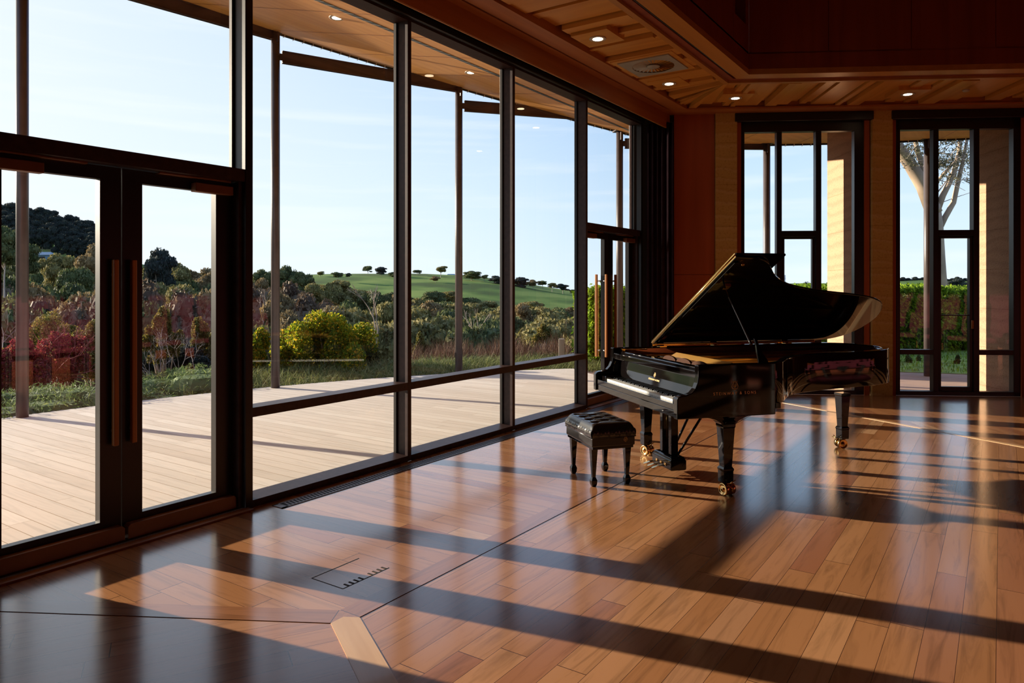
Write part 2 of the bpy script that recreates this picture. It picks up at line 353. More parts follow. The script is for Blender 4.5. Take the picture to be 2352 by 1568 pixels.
def border(name,a,b,wd,mat,mitre=0.):
    a=Vector(a);b=Vector(b); d=(b-a); L=d.length; ang=math.atan2(d.y,d.x)
    m=MB(); m.prism([(mitre,-wd/2),(0,0),(mitre,wd/2),(L,wd/2),(L,-wd/2)],-.01,.0025)
    return m.build(name,mat,loc=(a.x,a.y,0),rz=ang,kind='structure')
border('trim_1',hub,hb,.13,'border',.0375)
border('trim_2',hub,lb,.13,'border',.0375)
border('trim_3',hub,lc,.135,'borderpale',.039)
border('trim_4',hb,fr,.07,'borderpale',0)
# ------------------------------------------------------------------ glass wall
def member(m,x0,x1,z0,z1,y0=0.,y1=.15): m.box(x0,x1,y0,y1,z0,z1)
E0=-1.645
edges=[0,1.645,3.289,4.938]
HZ=3.9
def fixed_bay(name,x0,x1,z0=.05,z1=HZ,rail=True):
    o=empty(name,(x0,0,0),kind='structure'); W=x1-x0
    m=MB(); m.cur=0
    m.box(0,W,.0,.16,0,.02)                                   # sill base
    m.add([(0,0,.02),(W,0,.02),(W,0,.05),(0,0,.05),(0,.16,.02),(W,.16,.02),(W,.16,.065),(0,.16,.065)],[(0,1,2,3),(3,2,6,7),(4,7,6,5),(0,3,7,4),(1,5,6,2)])
    if rail: m.box(0,W,0,.15,.632,.698)
    m.box(0,W,0,.16,HZ,HZ+.1)
    m.cur=1
    m.box(0,.018,.125,.155,.06,HZ); m.box(W-.018,W,.125,.155,.06,HZ); 
    m.build('window_frame',['brown','black'],o)
    g=MB(); g.add([(0,.14,.05),(W,.14,.05),(W,.14,.64),(0,.14,.64)],[(0,1,2,3)]); g.build('lower_pane','glass',o)
    g=MB(); g.add([(0,.14,.69),(W,.14,.69),(W,.14,HZ),(0,.14,HZ)],[(0,1,2,3)]); g.build('upper_pane','glass',o)
    return o
fixed_bay('window_1',0,1.595); fixed_bay('window_2',1.641,3.243); fixed_bay('window_3',3.289,4.892)
for i,x in enumerate([1.618,3.266,4.915]):
    m=MB(); m.box(x-.023,x+.023,0,.17,0,HZ+.1)
    m.build('trim_%d'%(5+i),'brown',kind='structure',bevel=.003)
m=MB(); m.box(-.06,0,-.005,.17,0,HZ+.1); m.build('trim_8','black',kind='structure',bevel=.003)
m=MB(); m.box(6.53,6.60,-.02,.17,0,4.05); m.build('trim_9','black',kind='structure',bevel=.003)
m=MB(); m.box(6.60,6.655,-.055,-.02,0,3.83); m.build('trim_10','redpanel',kind='structure')
m=MB(); m.box(E0-.07,E0-.005,-.02,.17,0,4.05); m.build('trim_11','brown',kind='structure')
m=MB(); m.box(-1.7,6.6,-.02,.16,HZ+.1,4.15); m.build('trim_12','black',kind='structure')
m=MB(); m.box(-1.7,6.6,-.045,.0,HZ+.02,HZ+.085); m.build('trim_13','black',kind='structure',bevel=.01)
def door_bay(name,x0,x1,hd,idx):
    o=empty(name,(x0,0,0),kind='structure'); W=x1-x0; c=W/2
    m=MB(); m.box(0,W,.0,.17,2.275,2.36); m.box(0,.03,.03,.17,0,2.28); m.box(W-.03,W,.03,.17,0,2.28); m.box(0,W,0,.16,HZ,HZ+.1)
    m.box(0,W,.02,.2,-.005,.012)
    m.box(0,.018,.125,.155,2.36,HZ); m.box(W-.018,W,.125,.155,2.36,HZ)
    m.build('door_frame','brown',o)
    m=MB(); m.box(-.02,W+.02,-.07,.0,0,.012); m.build('threshold','kick',o)
    g=MB(); g.add([(0,.14,2.35),(W,.14,2.35),(W,.14,HZ),(0,.14,HZ)],[(0,1,2,3)]); g.build('transom_pane','glass',o)
    for s in (0,1):
        a,b=((.03,c-.003),(c+.003,W-.03))[s]
        m=MB(); m.box(a,b,.105,.16,.02,.14); m.box(a,b,.105,.16,2.19,2.27); m.box(a,a+.125,.105,.16,.14,2.19); m.box(b-.125,b,.105,.16,.14,2.19)
        lf=m.build('door_leaf','black',o)
        g=MB(); g.add([(a+.12,.135,.13),(b-.12,.135,.13),(b-.12,.135,2.2),(a+.12,.135,2.2)],[(0,1,2,3)]); g.build('pane','glass',lf)
        m=MB(); m.prism_y([(a+.01,.014),(b-.005,.014),(b-.005,.085),(b-.02,.1),(a+.025,.1),(a+.01,.085)],.05,.105); m.build('kickboard','kick',lf)
        hx=c-hd if s==0 else c+hd
        for yy in (.07,.22):
            h=MB(); h.box(hx-.016,hx+.016,yy-.016,yy+.016,.59,1.71)
            h.build('pull_handle','handle',lf,bevel=.006)
            h=MB(); y0,y1=(.085,.108) if yy<.1 else (.158,.205)
            for zz in (.68,1.62): h.lathe([(.011,y0),(.011,y1)],10,'y',(hx,0,zz))
            h.build('handle_bracket','steel',lf)
        hl=(a+.05 if s==0 else b-.05); sg=1 if s==0 else -1
        x_=sorted((hl-.02*sg,hl+.26*sg)); k=MB(); k.box(x_[0],x_[1],.045,.105,2.175,2.235); k.build('closer_body','coppery',lf,bevel=.004)
        x_=sorted((hl-.02*sg,hl+.50*sg)); k=MB(); k.box(x_[0],x_[1],.07,.105,2.262,2.292); k.box(x_[0],x_[1]-0.05,.055,.07,2.262,2.275); k.build('closer_rail','coppery',lf,bevel=.003)
    return o
door_bay('door_1',E0,-.06,.055,0); door_bay('door_2',4.938,6.53,.14,1)
# solid parts beside the glazing
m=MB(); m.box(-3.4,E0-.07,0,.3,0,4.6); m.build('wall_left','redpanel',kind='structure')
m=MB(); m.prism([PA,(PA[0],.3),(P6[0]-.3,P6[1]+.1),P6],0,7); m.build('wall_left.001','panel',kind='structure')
m=MB(); m.prism([P6,P5,(P5[0]-.1,P5[1]-.3),(P6[0]-.3,P6[1]-.1)],0,7); m.build('wall_rear','panel',kind='structure')
m=MB(); m.prism([P5,P4,(P4[0],P4[1]-.3),(P5[0],P5[1]-.3)],0,7); m.build('wall_rear.001','felt',kind='structure')
m=MB(); m.prism([P4,P3,(P3[0]+.3,P3[1]),(P4[0]+.3,P4[1])],0,7); m.build('wall_right','panel',kind='structure')
# ------------------------------------------------------------------ back wall (local x along wall, y outward)
BK=empty('wall_back',(KX,0,0),RB,kind='structure')
def bm(name,mat,boxes,bevel=0):
    m=MB()
    for b in boxes: m.box(*b)
    return m.build(name,mat,BK,bevel=bevel)
gpan=[]
for i in range(1): gpan+= [(0.476,1.053,-.012,.3,0,1.715),(0.476,1.053,-.012,.3,1.72,4.03)]
bm('timber_panel','redpanel',gpan); bm('panel_backing','slot',[(-.1,1.06,0.0,.3,0,4.6)])
for q0,q1 in ((1.059,1.36),(3.236,3.512),(5.37,5.69),(7.5,8.8)):
    bm('rammed_earth_pier','earthin',[(q0,q1,-.06,.25,0,4.03)])
bm('timber_reveal','redpanel',[b for q in (1.36,3.15,3.512,5.28,5.69,7.42) for b in [(q,q+.07,.0,.2,0,3.92)]])
bm('lintel','slot',[(1.06,8.8,.0,.3,4.0,4.6)])
for k in range(3):
    q0=1.43+2.165*k
    pl=MB(); pl.box(q0-.1,q0+1.82,-.075,.0,3.905,4.025); pl.build('blind_box','black',BK,bevel=.008)
for k in range(3):
    q0=1.43+2.165*k
    o=empty('window_%d'%(4+k),(*kb(q0,0),0),RB,kind='structure')
    m=MB(); fy0,fy1=.02,.13
    m.box(0,.054,fy0,fy1,0,3.92); m.box(1.59,1.72,fy0,fy1,0,3.92); m.box(0,1.72,fy0,fy1,3.77,3.95); m.box(0,1.72,fy0,fy1,0,.062)
    m.box(.508,.58,fy0,fy1,.06,3.77); m.box(1.054,1.132,fy0,fy1,.06,3.77)
    m.box(.58,1.054,fy0,fy1,2.262,2.345)
    m.box(.054,.508,fy0,fy1,.58,.65); m.box(1.132,1.59,fy0,fy1,.58,.65)
    m.build('window_frame','black',o,bevel=.004)
    m=MB(); 
    a,b,c,d=.583,1.051,.066,2.259
    m.box(a,a+.04,.04,.11,c,d); m.box(b-.04,b,.04,.11,c,d); m.box(a,b,.04,.11,c,c+.06); m.box(a,b,.04,.11,d-.03,d)
    sh=m.build('casement_sash','black',o,bevel=.003)
    m=MB(); m.box(1.02,1.045,.0,.03,.95,1.07); m.build('sash_lever','handle',sh,bevel=.005)
    m=MB(); m.box(.6,1.03,.06,.075,1.13,1.145); m.build('safety_bar','black',sh)
    g=MB()
    g.add([(a,.08,c),(b,.08,c),(b,.08,d),(a,.08,d)],[(0,1,2,3)]); g.build('sash_pane','glass',sh)
    for (x0,x1,z0,z1) in ((.05,.51,.06,.585),(.05,.51,.645,3.78),(1.13,1.6,.06,.585),(1.13,1.6,.645,3.78),(.575,1.06,2.34,3.78)):
        g=MB(); g.add([(x0,.08,z0),(x1,.08,z0),(x1,.08,z1),(x0,.08,z1)],[(0,1,2,3)]); g.build('pane','glass',o)
# outside rammed earth blades
names=['first rammed earth blade wall outside near the glazed corner','second rammed earth blade wall, sunlit through the first back window','third rammed earth blade wall, sunlit through the second back window','last rammed earth blade wall beyond the back windows']
for k,(q0,q1) in enumerate(((1.06,1.36),(3.236,3.512),(5.40,5.69),(7.5,8.0))):
    m=MB(); 
    cs=[(x,y) for x,y in ((q0,.14),(q1,.14),(q1,1.95),(q0,1.95))]
    cs[2:]=[(q1,[1.65,1.72,1.48,1.9][k]),(q0,[1.65,1.72,1.48,1.9][k])]; m.prism(cs,-.3,4.1); o=m.build('rammed_earth_wall','earth',loc=(KX,0,0),rz=RB,bevel=.02,label=names[k],cat='wall',kind='structure')
# ------------------------------------------------------------------ ceiling ring and void
CZ=4.05
def inset(d):   # room outline moved inwards by d on the two visible walls
    c=isect((0,-d),(1,0),(KX-d*NB[0],-d*NB[1]),TB)
    e=(c[0]+8*TB[0]*.72,c[1]+8*TB[1]*.72)
    return c,e
def ringpts(d0,d1):
    c0,e0=inset(d0); c1,e1=inset(d1)
    return [(-4.2,-d0),c0,(P3[0]-d0,P3[1]+.4),(P3[0]-d0-.4,-12.5),(P3[0]-d1-.6,-12.5),(e1[0],e1[1]),c1,(-4.2,-d1)]
# bulkhead along the glazing
m=MB(); m.box(-3.3,6.9,-.36,-.34,3.83,4.05); m.box(-3.3,6.9,-.46,-.36,4.032,4.6); m.box(-3.3,6.9,-.69,-.485,4.032,4.6); m.box(-3.3,6.9,-.49,-.45,4.06,4.6)
m.build('ceiling','fascia',kind='structure')
m=MB(); m.box(-3.3,6.9,-.352,-.338,3.826,3.842); m.build('trim_14','trim',kind='structure')
m=MB(); m.box(-3.3,6.9,-.34,.0,4.1,4.3); m.build('ceiling.001','slot',kind='structure')
m=MB(); m.box(-2.5,4.25,-.488,-.458,4.045,4.062); m.build('slot_diffuser','metalgrille',label='long thin slot diffuser in the timber strip above the glass wall',cat='vent')
# cornice along the back wall
m=MB(); m.box(.2,8.6,-.3,.0,4.03,4.6); m.box(.2,8.6,-.32,-.06,4.035,4.055); m.build('ceiling.002','fascia',loc=(KX,0,0),rz=RB,kind='structure')
# plank field over strip A: boards across, at varied levels
rnd=random.Random(3)
cA0,_=inset(.69); cA1,_=inset(1.5)
def plankfield(name,along0,along1,dd0,dd1,clip,mat,loc,rz,seed):
    rnd=random.Random(seed); m=MB(); x=along0; prev=0
    while x<along1:
        wd=rnd.choice([.06,.08,.1,.12,.15,.2,.3]); z=rnd.choice([0,.025,.05,.075])
        if z==prev: z=(z+.05)%.1
        prev=z
        e0=dd0+rnd.choice([0,0,0,.03,.06]); e1=dd1-rnd.choice([0,0,0,.04,.08])
        lo,hi=x,min(x+wd,along1); 
        # mitre at the corner
        lim0=clip(-e0); lim1=clip(-e1)
        pts=[(lo,-e0),(hi,-e0),(hi,-e1),(lo,-e1)]
        pts=[(max(min(px_,clip(py_)[1]),clip(py_)[0]),py_) for px_,py_ in pts]
        if max(p[0] for p in pts)-min(p[0] for p in pts)>.01: m.prism(pts,CZ+z,CZ+.2)
        x+=wd+.016
    m.box(along0,along1,-dd1,-dd0,CZ+.12,CZ+.2) if False else None
    return m.build(name,mat,loc=loc,rz=rz,kind='structure')
t60=math.tan(R(30))
plankfield('ceiling.003',-3.3,6.6,.69,1.5,lambda y:(-9,KX+y*t60*1.0),'plyceil',(0,0,0),0,5)
plankfield('ceiling.004',-.5,8.6,.3,1.5,lambda y:(-y*t60,99),'plyceilB',(KX,0,0),RB,9)
# backing over the ring
m=MB(); m.prism([(-4.2,.2),(KX+.2,.2),kb(9,.2),(P4[0]+1,-13.4),(P4[0]-3.,-13.4),inset(1.5)[1],inset(1.5)[0],(-4.2,-1.5)],CZ+.14,CZ+.2); m.build('ceiling.005','plyceil',kind='structure')
# inner strip, dark track gap and light trim round the void
def ringband(name,d0,d1,z0,z1,mat,rnd_corner=0):
    c0,_=inset(d0); c1,_=inset(d1)
    def end(d): return (KX-d*NB[0]+8.4*TB[0], -d*NB[1]+8.4*TB[1])
    m=MB(); m.prism([(-4.2,-d0),c0,c1,(-4.2,-d1)],z0,z1); m.prism([c0,end(d0),end(d1),c1],z0,z1)
    return m.build(name,mat,kind='structure')
ringband('ceiling.006',1.5,1.56,4.045,4.2,'trim')
ringband('ceiling.007',1.56,1.64,4.075,4.3,'panel')
ringband('ceiling.008',1.64,1.685,4.12,4.3,'slot')
ringband('ceiling.009',1.685,1.86,4.06,4.125,'trim')
# curtain track in the gap
m=MB(); c0,_=inset(1.655); q=[(-4.2,-1.655,4.09)]
cxr=Vector((c0[0],c0[1],0)); a=Vector((c0[0]-.3,c0[1],0)); b=cxr+Vector((TB[0],TB[1],0))*.3
q.append((a.x,a.y,4.09))
for i in range(1,8):
    t=i/8; p=a*(1-t)**2+cxr*2*t*(1-t)+b*t*t; q.append((p.x,p.y,4.09))
p=cxr+Vector((TB[0],TB[1],0))*8; q.append((b.x,b.y,4.09)); q.append((p.x,p.y,4.09))
m.tube(q,.014,8); m.build('curtain_track','black',label='black curtain track following the rounded corner of the ceiling void',cat='curtain track')
# upper walls of the void
c1,_=inset(1.86)
def upperwall(name,a,b,holes,seams):
    a=Vector(a);b=Vector(b); L=(b-a).length; ang=math.atan2((b-a).y,(b-a).x); m=MB(); xs=sorted(set([0,L]+seams))
    for i in range(len(xs)-1):
        x0,x1=xs[i]+.004,xs[i+1]-.004
        h=[hh for hh in holes if hh[0]>=xs[i]-.01 and hh[1]<=xs[i+1]+.01]
        if not h: m.box(x0,x1,0,.2,4.3,7.)
        else:
            h=h[0]; m.box(x0,h[0],0,.2,4.3,7); m.box(h[1],x1,0,.2,4.3,7); m.box(h[0],h[1],0,.2,4.3,h[2]); m.box(h[0],h[1],0,.2,h[3],7); m.box(h[0],h[1],.12,.22,h[2],h[3])
    m.box(0,L,.01,.2,4.3,7.) if not holes else None
    m.box(0,L,-.0,.2,4.127,4.32)
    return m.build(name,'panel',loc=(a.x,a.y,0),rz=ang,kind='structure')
x0=-4.2
upperwall('wall_upper',(x0,-1.86),(c1[0],c1[1]),[(4.95-x0,c1[0]-.12-x0,4.62,5.9)],[0.8,2.4,4.0,5.6,7.2,4.9-x0])
e_=(c1[0]+8.3*TB[0],c1[1]+8.3*TB[1])
upperwall('wall_upper.001',(c1[0],c1[1]),e_,[],[.92,1.86,2.8,3.74,4.68,5.6,6.5])
m=MB(); m.prism([(-8.3,-13.4),(P4[0]+4,-13.4),(P4[0]+4,.5),(-8.3,.5)],7,7.1); m.build('ceiling.010','panel',kind='structure')
m=MB(); m.prism([(-4.2,.3),(-4.2,-13.4),(-8.4,-13.4),(-8.4,.3)],4.3,4.4); m.build('ceiling.011','panel',kind='structure')
# recessed downlights
def downlight(x,y,z,label,group,e=2.2,plate=True,spot=True):
    o=empty('recessed_downlight',(x,y,z),label=label,cat='ceiling light',group=group)
    m=MB(); m.lathe([(.058,.0),(.075,-.004),(.085,.0),(.085,.006)],24); m.build('trim_ring','whitey' if plate else 'slot',o)
    m=MB(); m.lathe([(.052,-.0015),(.052,.003)],24); m.build('lamp','lamp',o)
    if spot:
        l=bpy.data.lights.new('downlight_glow','SPOT'); l.energy=e; l.spot_size=R(70); l.spot_blend=.8; l.shadow_soft_size=.04; l.color=(1,.75,.45)
        lo=bpy.data.objects.new('downlight_glow',l); COL.objects.link(lo); lo.location=(x,y,z-.03)
    return o
zc=CZ-.012
for (px,py,lab) in ((1373,90,'recessed downlight on a timber block before the swirl diffuser'),(1537,193,'recessed downlight in the plank ceiling just past the swirl diffuser'),(1689,226,'recessed downlight at the mitred corner of the plank ceiling'),(2085,217,'recessed downlight in the plank ceiling over the second back window')):
    d=(zc-1.55)*F/(657-py); p=at(px,d)
    downlight(p.x,p.y,zc,lab,'recessed ceiling downlights',6.)
    m=MB(); m.box(-.2,.2,-.2,.2,.006,.1); m.build('ceiling.012','plyceil',loc=(p.x,p.y,zc),rz=0 if py<200 else RB,kind='structure')
p=at(2219,(zc-1.55)*F/(657-210)); m=MB(); m.lathe([(.0,-.012),(.035,-.01),(.042,.0),(.042,.01)],16); m.build('smoke_detector','whitey',loc=(p.x,p.y,zc+.01),label='small round sprinkler rose in the back strip of plank ceiling',cat='sprinkler')
# swirl diffuser
o=empty('swirl_diffuser',(4.47,-1.085,CZ-.02),label='square ceiling diffuser with radial swirl vanes above the glass wall strip',cat='air vent')
hole=[(.235*math.cos(2*math.pi*i/48),.235*math.sin(2*math.pi*i/48)) for i in range(48)]
m=MB()
def sqp(i):
    t=2*math.pi*i/48; c,s=math.cos(t),math.sin(t); k=.30/max(abs(c),abs(s)); return (k*c,k*s)
vs=[(x,y,0) for x,y in hole]+[(*sqp(i),0) for i in range(48)]+[(*sqp(i),.03) for i in range(48)]
m.add(vs,[(i,48+i,48+(i+1)%48,(i+1)%48) for i in range(48)]+[(48+i,96+i,96+(i+1)%48,48+(i+1)%48) for i in range(48)]); m.build('face_plate','diff',o)
m=MB(); m.lathe([(.24,.03),(.24,.035)],32); m.build('backing','slot',o)
m=MB()
for i in range(28):
    t=2*math.pi*i/28; dt=.13
    m.add([(.075*math.cos(t),.075*math.sin(t),.004),(.235*math.cos(t),.235*math.sin(t),.0),(.235*math.cos(t+dt),.235*math.sin(t+dt),.022),(.075*math.cos(t+dt),.075*math.sin(t+dt),.02)],[(0,1,2,3)])
m.build('vanes','diff',o)
m=MB(); m.lathe([(.078,.002),(.07,-.008),(.0,-.01)],24); m.build('hub','diff',o)
m=MB(); m.box(-.36,.36,-.36,.36,.012,.09); m.build('ceiling.013','plyceil',loc=(4.47,-1.085,CZ-.02),kind='structure')
# corner curtain
m=MB(); n=70; a=Vector((6.64,-.07)); b=Vector(kb(.47,-.1)); cpt=[]
for i in range(n+1):
    t=i/n; p=a.lerp(b,t); d=(b-a).normalized(); nn=Vector((d.y,-d.x)); o_=.03*math.sin(t*34)+.01*math.sin(t*77+1)
    cpt.append((p.x+nn.x*(o_+.04),p.y+nn.y*(o_+.04)))
m.wallpath(cpt,.008,.02,3.9); m.build('curtain','curtain',label='dark drawn curtain bunched in the corner beside the far glazed door',cat='curtain')
# floor grille and hatch
o=empty('floor_grille',(0.12,-.14,0),label='long bronze slotted floor grille along the foot of the glass wall',cat='floor vent')
m=MB(); m.box(0,5.9,-.055,.055,-.01,.0015); m.build('channel','slot',o)
m=MB(); m.box(-.02,5.92,.042,.056,-.01,.004); m.box(-.02,5.92,-.056,-.042,-.01,.004); m.box(-.02,.03,-.056,.056,-.01,.004)
x=.05
while x<5.88:
    m.add([(x,-.045,.003),(x+.014,-.045,.003),(x+.034,.045,.003),(x+.02,.045,.003)],[(0,1,2,3)]); x+=.031
m.build('slotted_cover','metalgrille',o)
o=empty('floor_box',(-.415,-1.43,0),label='rectangular access hatch with finger slots let into the board floor',cat='floor box')
m=MB(); 
for b in ((-.17,.17,.117,.121),(-.17,-.166,-.12,.12),(-.166,.166,-.122,-.117)): m.box(b[0],b[1],b[2],b[3],.0,.0012)
m.build('seam','slot',o)
for k in range(9):
    if k==4: continue
    x=-.13+k*.034; m=MB(); m.box(x,x+.011,-.12,-.08,.0,.0014); m.build('finger_slot','slot',o)
# ------------------------------------------------------------------ verandah deck, soffit, posts
def deckpoly(a0,a1,r,inner,step=2):
    pts=[circ(a,r) for a in [a0+i*step for i in range(int((a1-a0)/step)+1)]]
    return pts+inner
m=MB(); m.prism(deckpoly(-44,42,RC+.1,[kb(.2,.12),(KX,.12),(-7.5,.12)]),-.12,-.012); m.build('deck','deck',kind='structure')
m=MB(); pts=[circ(a,RC+.1) for a in range(-44,44,1)]
for i in range(len(pts)-1):
    a,b=Vector(pts[i]),Vector(pts[i+1]); L=(b-a).length; d=(b-a)/L; n=Vector((-d.y,d.x))*-1
    k=0
    while k<L-.03:
        p=a+d*k; q=a+d*(k+.045); m.add([(p.x,p.y,-.012),(q.x,q.y,-.012),(q.x+n.x*-.035,q.y+n.y*-.035,-.010),(p.x+n.x*-.035,p.y+n.y*-.035,-.010)],[(0,1,2,3)]); k+=.09
m.build('trim_15','slot',kind='structure')
m=MB(); m.prism(deckpoly(42,118,RC+.5,[kb(12,.12),kb(.2,.12)]),-.3,-.11); m.build('paving','paving',kind='structure')
def rin(a,dist):
    s,c=math.sin(R(a)),math.cos(R(a)); r=[]
    if c>1e-3: r.append((dist-CC[1])/c)
    dn=s*.866+c*.5
    if dn>1e-3: r.append((dist-((CC[0]-KX)*.866+CC[1]*.5))/dn)
    return min(x for x in r if x>0)
m=MB(); A=[-46+i*1.5 for i in range(111)]; n=9; vs=[]
for a in A:
    r0=rin(a,.165)
    for j in range(n):
        r=r0+(RC+.12-r0)*j/(n-1); x,y=circ(a,r); vs.append((x,y,soffz(x,y)))
k=len(vs); vs+=[(x,y,z+.3) for x,y,z in vs]; fs=[]
for i in range(len(A)-1):
    for j in range(n-1):
        q=(i*n+j,(i+1)*n+j,(i+1)*n+j+1,i*n+j+1); fs.append(q); fs.append(tuple(k+t for t in q[::-1]))
    o_=i*n+n-1; fs.append((o_,o_+n,k+o_+n,k+o_)); o_=i*n; fs.append((o_,k+o_,k+o_+n,o_+n))
m.add(vs,fs); m.build('verandah_soffit','ply',label='sloping plywood verandah soffit outside the glass walls',cat='soffit',kind='structure')
sb=MB()
for a in range(-45,120,6):   # panel joints
    r0=rin(a,.3); 
    for j in range(8):
        ra=r0+(RC-r0)*j/8; rb=r0+(RC-r0)*(j+1)/8; p=circ(a,ra);q=circ(a,rb); p2=circ(a+.05*11/ra,ra);q2=circ(a+.05*11/rb,rb)
        sb.add([(*p,soffz(*p)-.003),(*q,soffz(*q)-.003),(*q2,soffz(*q2)-.003),(*p2,soffz(*p2)-.003)],[(0,1,2,3)])
sb.build('soffit_joints','panel',kind='structure')
# dark ventilation slot with pale clips, and the clipped outer edge
m=MB(); m.add([(-6,1.17,soffz(-6,1.17)-.004),(9.8,1.17,soffz(0,1.17)-.004),(9.8,1.29,soffz(0,1.29)-.004),(-6,1.29,soffz(0,1.29)-.004)],[(0,1,2,3)]); sl_=m.build('soffit_vent_slot','slot',kind='structure')
m=MB(); x=-2.
while x<9.6:
    m.add([(x,1.15,soffz(0,1.15)-.008),(x+.01,1.15,soffz(0,1.15)-.008),(x+.01,1.30,soffz(0,1.3)-.008),(x,1.30,soffz(0,1.3)-.008)],[(0,1,2,3)]); x+=.13
m.build('clips','clip',sl_)
m=MB(); c_=MB(); A2=[-46+i*.75 for i in range(219)]
for i in range(len(A2)-1):
    p=circ(A2[i],RC+.125); q=circ(A2[i+1],RC+.125); z0,z1=soffz(*p),soffz(*q)
    m.add([(*p,z0-.03),(*q,z1-.03),(*q,z1+.33),(*p,z0+.33)],[(0,1,2,3)])
    p2=circ(A2[i],RC+.07); q2=circ(A2[i+1],RC+.07); m.add([(*p,z0-.03),(*q,z1-.03),(*q2,z1-.03),(*p2,z0-.03)],[(0,1,2,3)])
    m.add([(*p2,z0-.03),(*q2,z1-.03),(*q2,z1+.02),(*p2,z0+.02)],[(0,1,2,3)])
    p3=circ(A2[i],RC+.06); q3=circ(A2[i]+.07,RC+.06)
    c_.add([(*p3,z0-.04),(*q3,z0-.04),(*q3,z0+.02),(*p3,z0+.02)],[(0,1,2,3)])
    p4=circ(A2[i],RC+.14); q4=circ(A2[i]+.07,RC+.14); c_.add([(*p3,z0-.042),(*q3,z0-.042),(*q4,z0-.042),(*p4,z0-.042)],[(0,1,2,3)])
eg=m.build('soffit_edge','slot',kind='structure'); c_.build('clips','clip',eg)
pa=[-17.2,-.8,15.4,31.0,46.3,60.2,74.0,88.5]
plab=['steel verandah post off to the side of the near glazed door','steel post at the deck edge seen through the near glazed door leaf','steel post at the deck edge seen through the first fixed window','steel post at the deck edge seen through the second fixed window','steel post seen through the far glazed double door','steel post seen through the first back window above the piano','steel post in front of the gum tree in the second back window','steel post beyond the second back window']
pc=[circ(a,RC-.02) for a in pa]
for i,(x,y) in enumerate(pc):
    zb=-.012 if pa[i]<42 else -.11; zt=soffz(x,y)+.02
    o=empty('verandah_post',(x,y,0),label=plab[i],cat='post',group='steel verandah posts')
    m=MB(); m.lathe([(.066,zb),(.066,zt)],24); m.build('shaft','post',o)
    m=MB(); m.box(-.11,.11,-.11,.11,zt-.03,zt); m.box(-.012,.012,-.12,.12,zt-.2,zt); m.build('head_plate','beam',o,rz=R(-pa[i]))
bz=[5.75,5.42,5.09,4.76,4.46,4.22,4.1]
blab=['dark steel beam crossing the sky above the near door','dark steel beam running from the first post over the near door to the next','dark steel beam below the soffit across the first and second fixed windows','dark steel beam below the soffit across the third fixed window','short dark steel beam outside the far door','dark steel beam outside the first back window','dark steel beam outside the second back window']
for i in range(5):
    a=Vector(pc[i]);b=Vector(pc[i+1]); d=(b-a); L=d.length; an=math.atan2(d.y,d.x); z=min(bz[i], soffz(*pc[i+1])+.0 if i<3 else bz[i])
    if i>3: z=soffz(*pc[i+1])-.02
    m=MB(); zt=.095
    m.box(.10,L,-.035,.035,z+zt-.012,z+zt); m.box(.10,L,-.035,.035,z-zt,z-zt+.012); m.box(.10,L,-.006,.006,z-zt,z+zt); m.box(.03,.14,-.012,.012,z-.05,z+.05)
    m.build('steel_beam','beam',loc=(a.x,a.y,0),rz=an,label=blab[i],cat='beam',group='steel beams between the verandah posts')
for i,(ax,ay) in enumerate(((2.35,1.75),(4.85,1.8))):
    downlight(ax,ay,soffz(ax,ay)-.004,['recessed downlight in the verandah soffit above the first fixed window','recessed downlight in the verandah soffit above the second fixed window'][i],'verandah soffit downlights',plate=True,spot=False)
# ------------------------------------------------------------------ terrain
def lerpt(T,x):
    if x<=T[0][0]: return T[0][1]
    for (a,b),(c,d) in zip(T,T[1:]):
        if x<=c: return b+(d-b)*(x-a)/(c-a)
    return T[-1][1]
RY=[(-900,560),(-200,535),(40,520),(240,566),(330,612),(420,626),(640,632),(800,631),(960,628),(1060,634),(1160,644),(1250,658),(1345,672),(1500,668),(1720,655),(1850,650),(2000,645),(2100,641),(2230,645),(2400,640),(3200,640),(5200,640)]
RD=[(0,330),(300,300),(500,250),(1340,235),(1500,300),(2000,420),(6000,420)]
def ss(x,a,b):
    t=min(1,max(0,(x-a)/(b-a))); return t*t*(3-2*t)
def terrain(x,y):
    dx,dy=x-CAM.x,y-CAM.y; dep=dx*math.cos(YAW)+dy*math.sin(YAW); lat=dx*math.sin(YAW)-dy*math.cos(YAW)
    dd=max(dep,.5); px=1176+F*lat/dd if dep>.5 else (6000 if lat>0 else -6000); px=max(-4000,min(6000,px))
    rho=math.hypot(x-CC[0],y-CC[1])-RC; dist=math.hypot(dx,dy)
    right=ss(px,1330,1700)
    zl=lerpt([(0,-.32),(2,-.4),(5,-.7),(9,-1.8),(20,-5.5),(45,-9.5),(80,-9.5),(120,-6)],rho)
    zr=lerpt([(0,-.13),(9,-.13),(14,-.5),(40,-5),(120,-9),(200,-6)],rho)
    z=zl*(1-right)+zr*right
    rd=lerpt(RD,px); cosf=dd/max(dist,.1); ry=lerpt(RY,px); zt=1.55+(657-ry)/F*rd*cosf if px>-3000 else 5
    t=ss(dist,95+right*60,rd); z=z*(1-t)+zt*t
    if dist>rd: z=zt-(dist-rd)*.05
    z+=(mnoise.noise(Vector((x*.03,y*.03,0)))*1.2)*ss(dist,60,150)*(1-ss(dist,rd*.85,rd)*.6)
    return z
m=MB(); rs=[9,10.5,12,13.5,15,17,19,22,26,31,37,45,55,68,83,100,118,135,152,170,190,210,230,245,260,280,300,330,360,400,430,480,560]
An=[-95+i*1.2 for i in range(180)]; vs=[]
for a in An:
    for r in rs:
        x=CC[0]+r*math.sin(R(a)+0)*1.; y=CC[1]+r*math.cos(R(a)); z=terrain(x,y)
        if r<RC+.4: z=min(z,-.32)
        vs.append((x,y,z))
